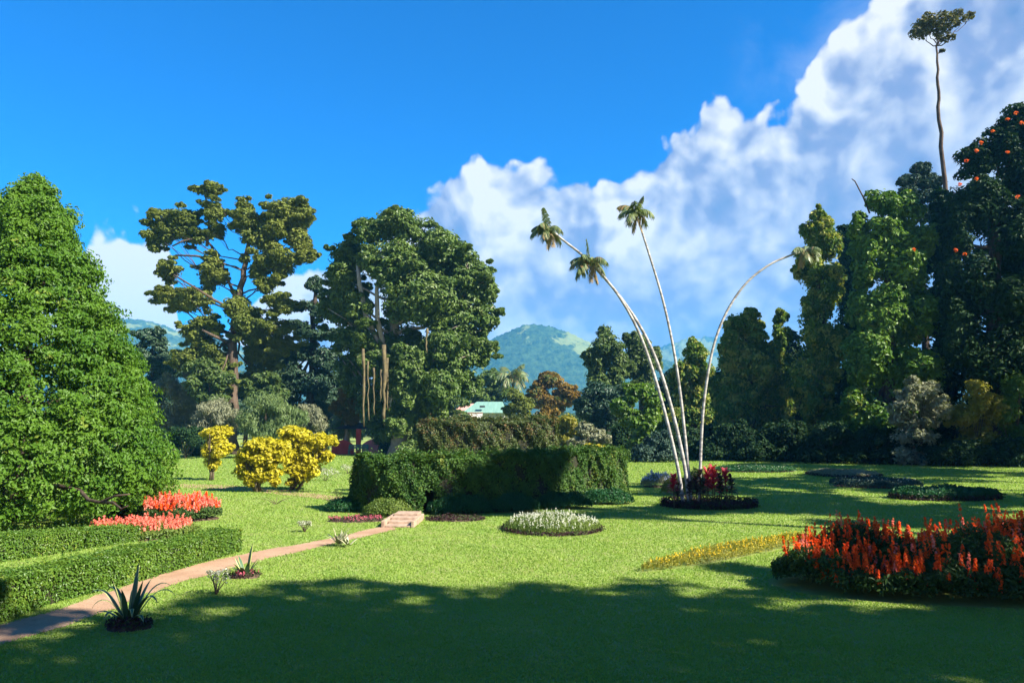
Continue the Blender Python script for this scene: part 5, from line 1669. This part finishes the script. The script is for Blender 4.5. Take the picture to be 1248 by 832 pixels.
def house():
    d = 104.0
    s = d / FPX
    x0, x1 = at(563, 500, d)[0], at(619, 500, d)[0]
    zr, ze = at(590, 488.5, d)[2], at(590, 503, d)[2]
    cx = (x0 + x1) / 2
    t = thing('house', 'white house with a green sheet roof half hidden behind the farther hedge', 'house', (cx, d, 0))
    w = x1 - x0
    mb = MB()
    mb.box((0, 2.6, ze / 2), (w - 0.9, 5.0, ze))
    mb.build('wall', M_WHITE, t, smooth=False)
    mb = MB()
    hip_roof(mb, -w / 2, w / 2, -0.5, 5.6, ze + 0.01, zr, 1.9)
    mb.build('roof', M_ROOF, t, smooth=False)
    for wx in (-0.9, 0.9, 2.0):
        mb = MB()
        mb.box((wx, 0.08, ze - 0.95), (0.8, 0.1, 0.9))
        f = mb.build('window', M_WHITE, t, smooth=False)
        mb = MB()
        mb.box((wx, 0.02, ze - 0.95), (0.66, 0.06, 0.76))
        mb.build('pane', M_DARKGLASS, f, smooth=False)
    mb = MB()
    mb.box((-0.35, -0.15, zr - 0.75), (0.7, 0.5, 0.25))
    mb.build('roof_vent', M_DARKGLASS, t, smooth=False)
    d2 = 110.0
    x = at(567, 500, d2)[0]
    t = thing('house', 'small pink-roofed house peeping out left of the green roof', 'house', (x, d2, 0))
    z0, z1 = at(567, 500, d2)[2], at(567, 491, d2)[2]
    mb = MB()
    mb.box((0, 2, z0 / 2), (2.6, 4, z0))
    mb.build('wall', M_WHITE, t, smooth=False)
    mb = MB()
    hip_roof(mb, -1.6, 1.6, -0.3, 4.3, z0 + 0.01, z1, 1.3)
    mb.build('roof', M_PINKROOF, t, smooth=False)
    d3 = 97.0
    xa, xb = at(548, 510, d3)[0], at(588, 510, d3)[0]
    zt = at(560, 503, d3)[2]
    t = thing('boundary_wall', 'white garden wall in front of the green-roofed house', 'wall', ((xa + xb) / 2, d3, 0))
    mb = MB()
    mb.box((0, 0, zt / 2), (xb - xa, 0.3, zt))
    mb.build('wall', M_WHITE, t, smooth=False)
    mb = MB()
    mb.box((0, 0, zt + 0.04), (xb - xa + 0.1, 0.42, 0.08))
    mb.build('coping', M_PINKROOF, t, smooth=False)


house()


def pavilion():
    d = 74.5
    def X(px):
        return at(px, 545, d)[0]
    cx = X(436)
    t = thing('garden_pavilion', 'low open pavilion with red post and rounded pink and red walls under the banyan', 'pavilion', (cx, d, 0))
    for pa, pb, mat, top in ((404, 431, M_REDWALL, 1.35), (441, 469, M_PINKWALL, 1.45)):
        a, b = X(pa) - cx, X(pb) - cx
        n = 12
        out = [(a, 0.0)] + [(a + (b - a) * i / n, top * (0.62 + 0.38 * math.sin(math.pi * i / n))) for i in range(n + 1)] + [(b, 0.0)]
        mb = MB()
        k = len(out)
        mb.add([(x, 0, z) for x, z in out] + [(x, 0.3, z) for x, z in out],
               [tuple(range(k)), tuple(range(2 * k - 1, k - 1, -1))] + [(i, i + k, (i + 1) % k + k, (i + 1) % k) for i in range(k)])
        mb.build('wall_panel', mat, t, smooth=False)
    mb = MB()
    mb.box((X(436.5) - cx, 0.1, 1.2), (0.42, 0.42, 2.4))
    mb.build('post', M_REDWALL, t, smooth=False)
    mb = MB()
    hip_roof(mb, X(402) - cx, X(472) - cx, 0.6, 3.6, 2.4, 3.0, 1.5)
    mb.build('roof', M_DARKROOF, t, smooth=False)
    d = 73.0
    cx = at(436, 550, d)[0]
    t = thing('garden_bench', 'green garden bench on the far lawn before the red pavilion', 'bench', (cx, d, 0))
    for i in range(3):
        mb = MB()
        mb.box((0, -0.05 + 0.15 * i, 0.45), (1.9, 0.12, 0.04))
        mb.build('seat_slat', M_BENCH, t, smooth=False)
    for i in range(3):
        mb = MB()
        mb.box((0, 0.36 + 0.03 * i, 0.6 + 0.14 * i), (1.9, 0.04, 0.11))
        mb.build('back_slat', M_BENCH, t, smooth=False)
    for sx in (-0.85, 0.85):
        mb = MB()
        mb.box((sx, -0.08, 0.22), (0.07, 0.07, 0.44))
        mb.build('leg', M_BENCH, t, smooth=False)
        mb = MB()
        mb.box((sx, 0.46, 0.48), (0.07, 0.07, 0.96))
        mb.build('leg', M_BENCH, t, smooth=False)
        mb = MB()
        mb.box((sx, 0.18, 0.66), (0.08, 0.6, 0.05))
        mb.build('armrest', M_BENCH, t, smooth=False)


pavilion()
grass()
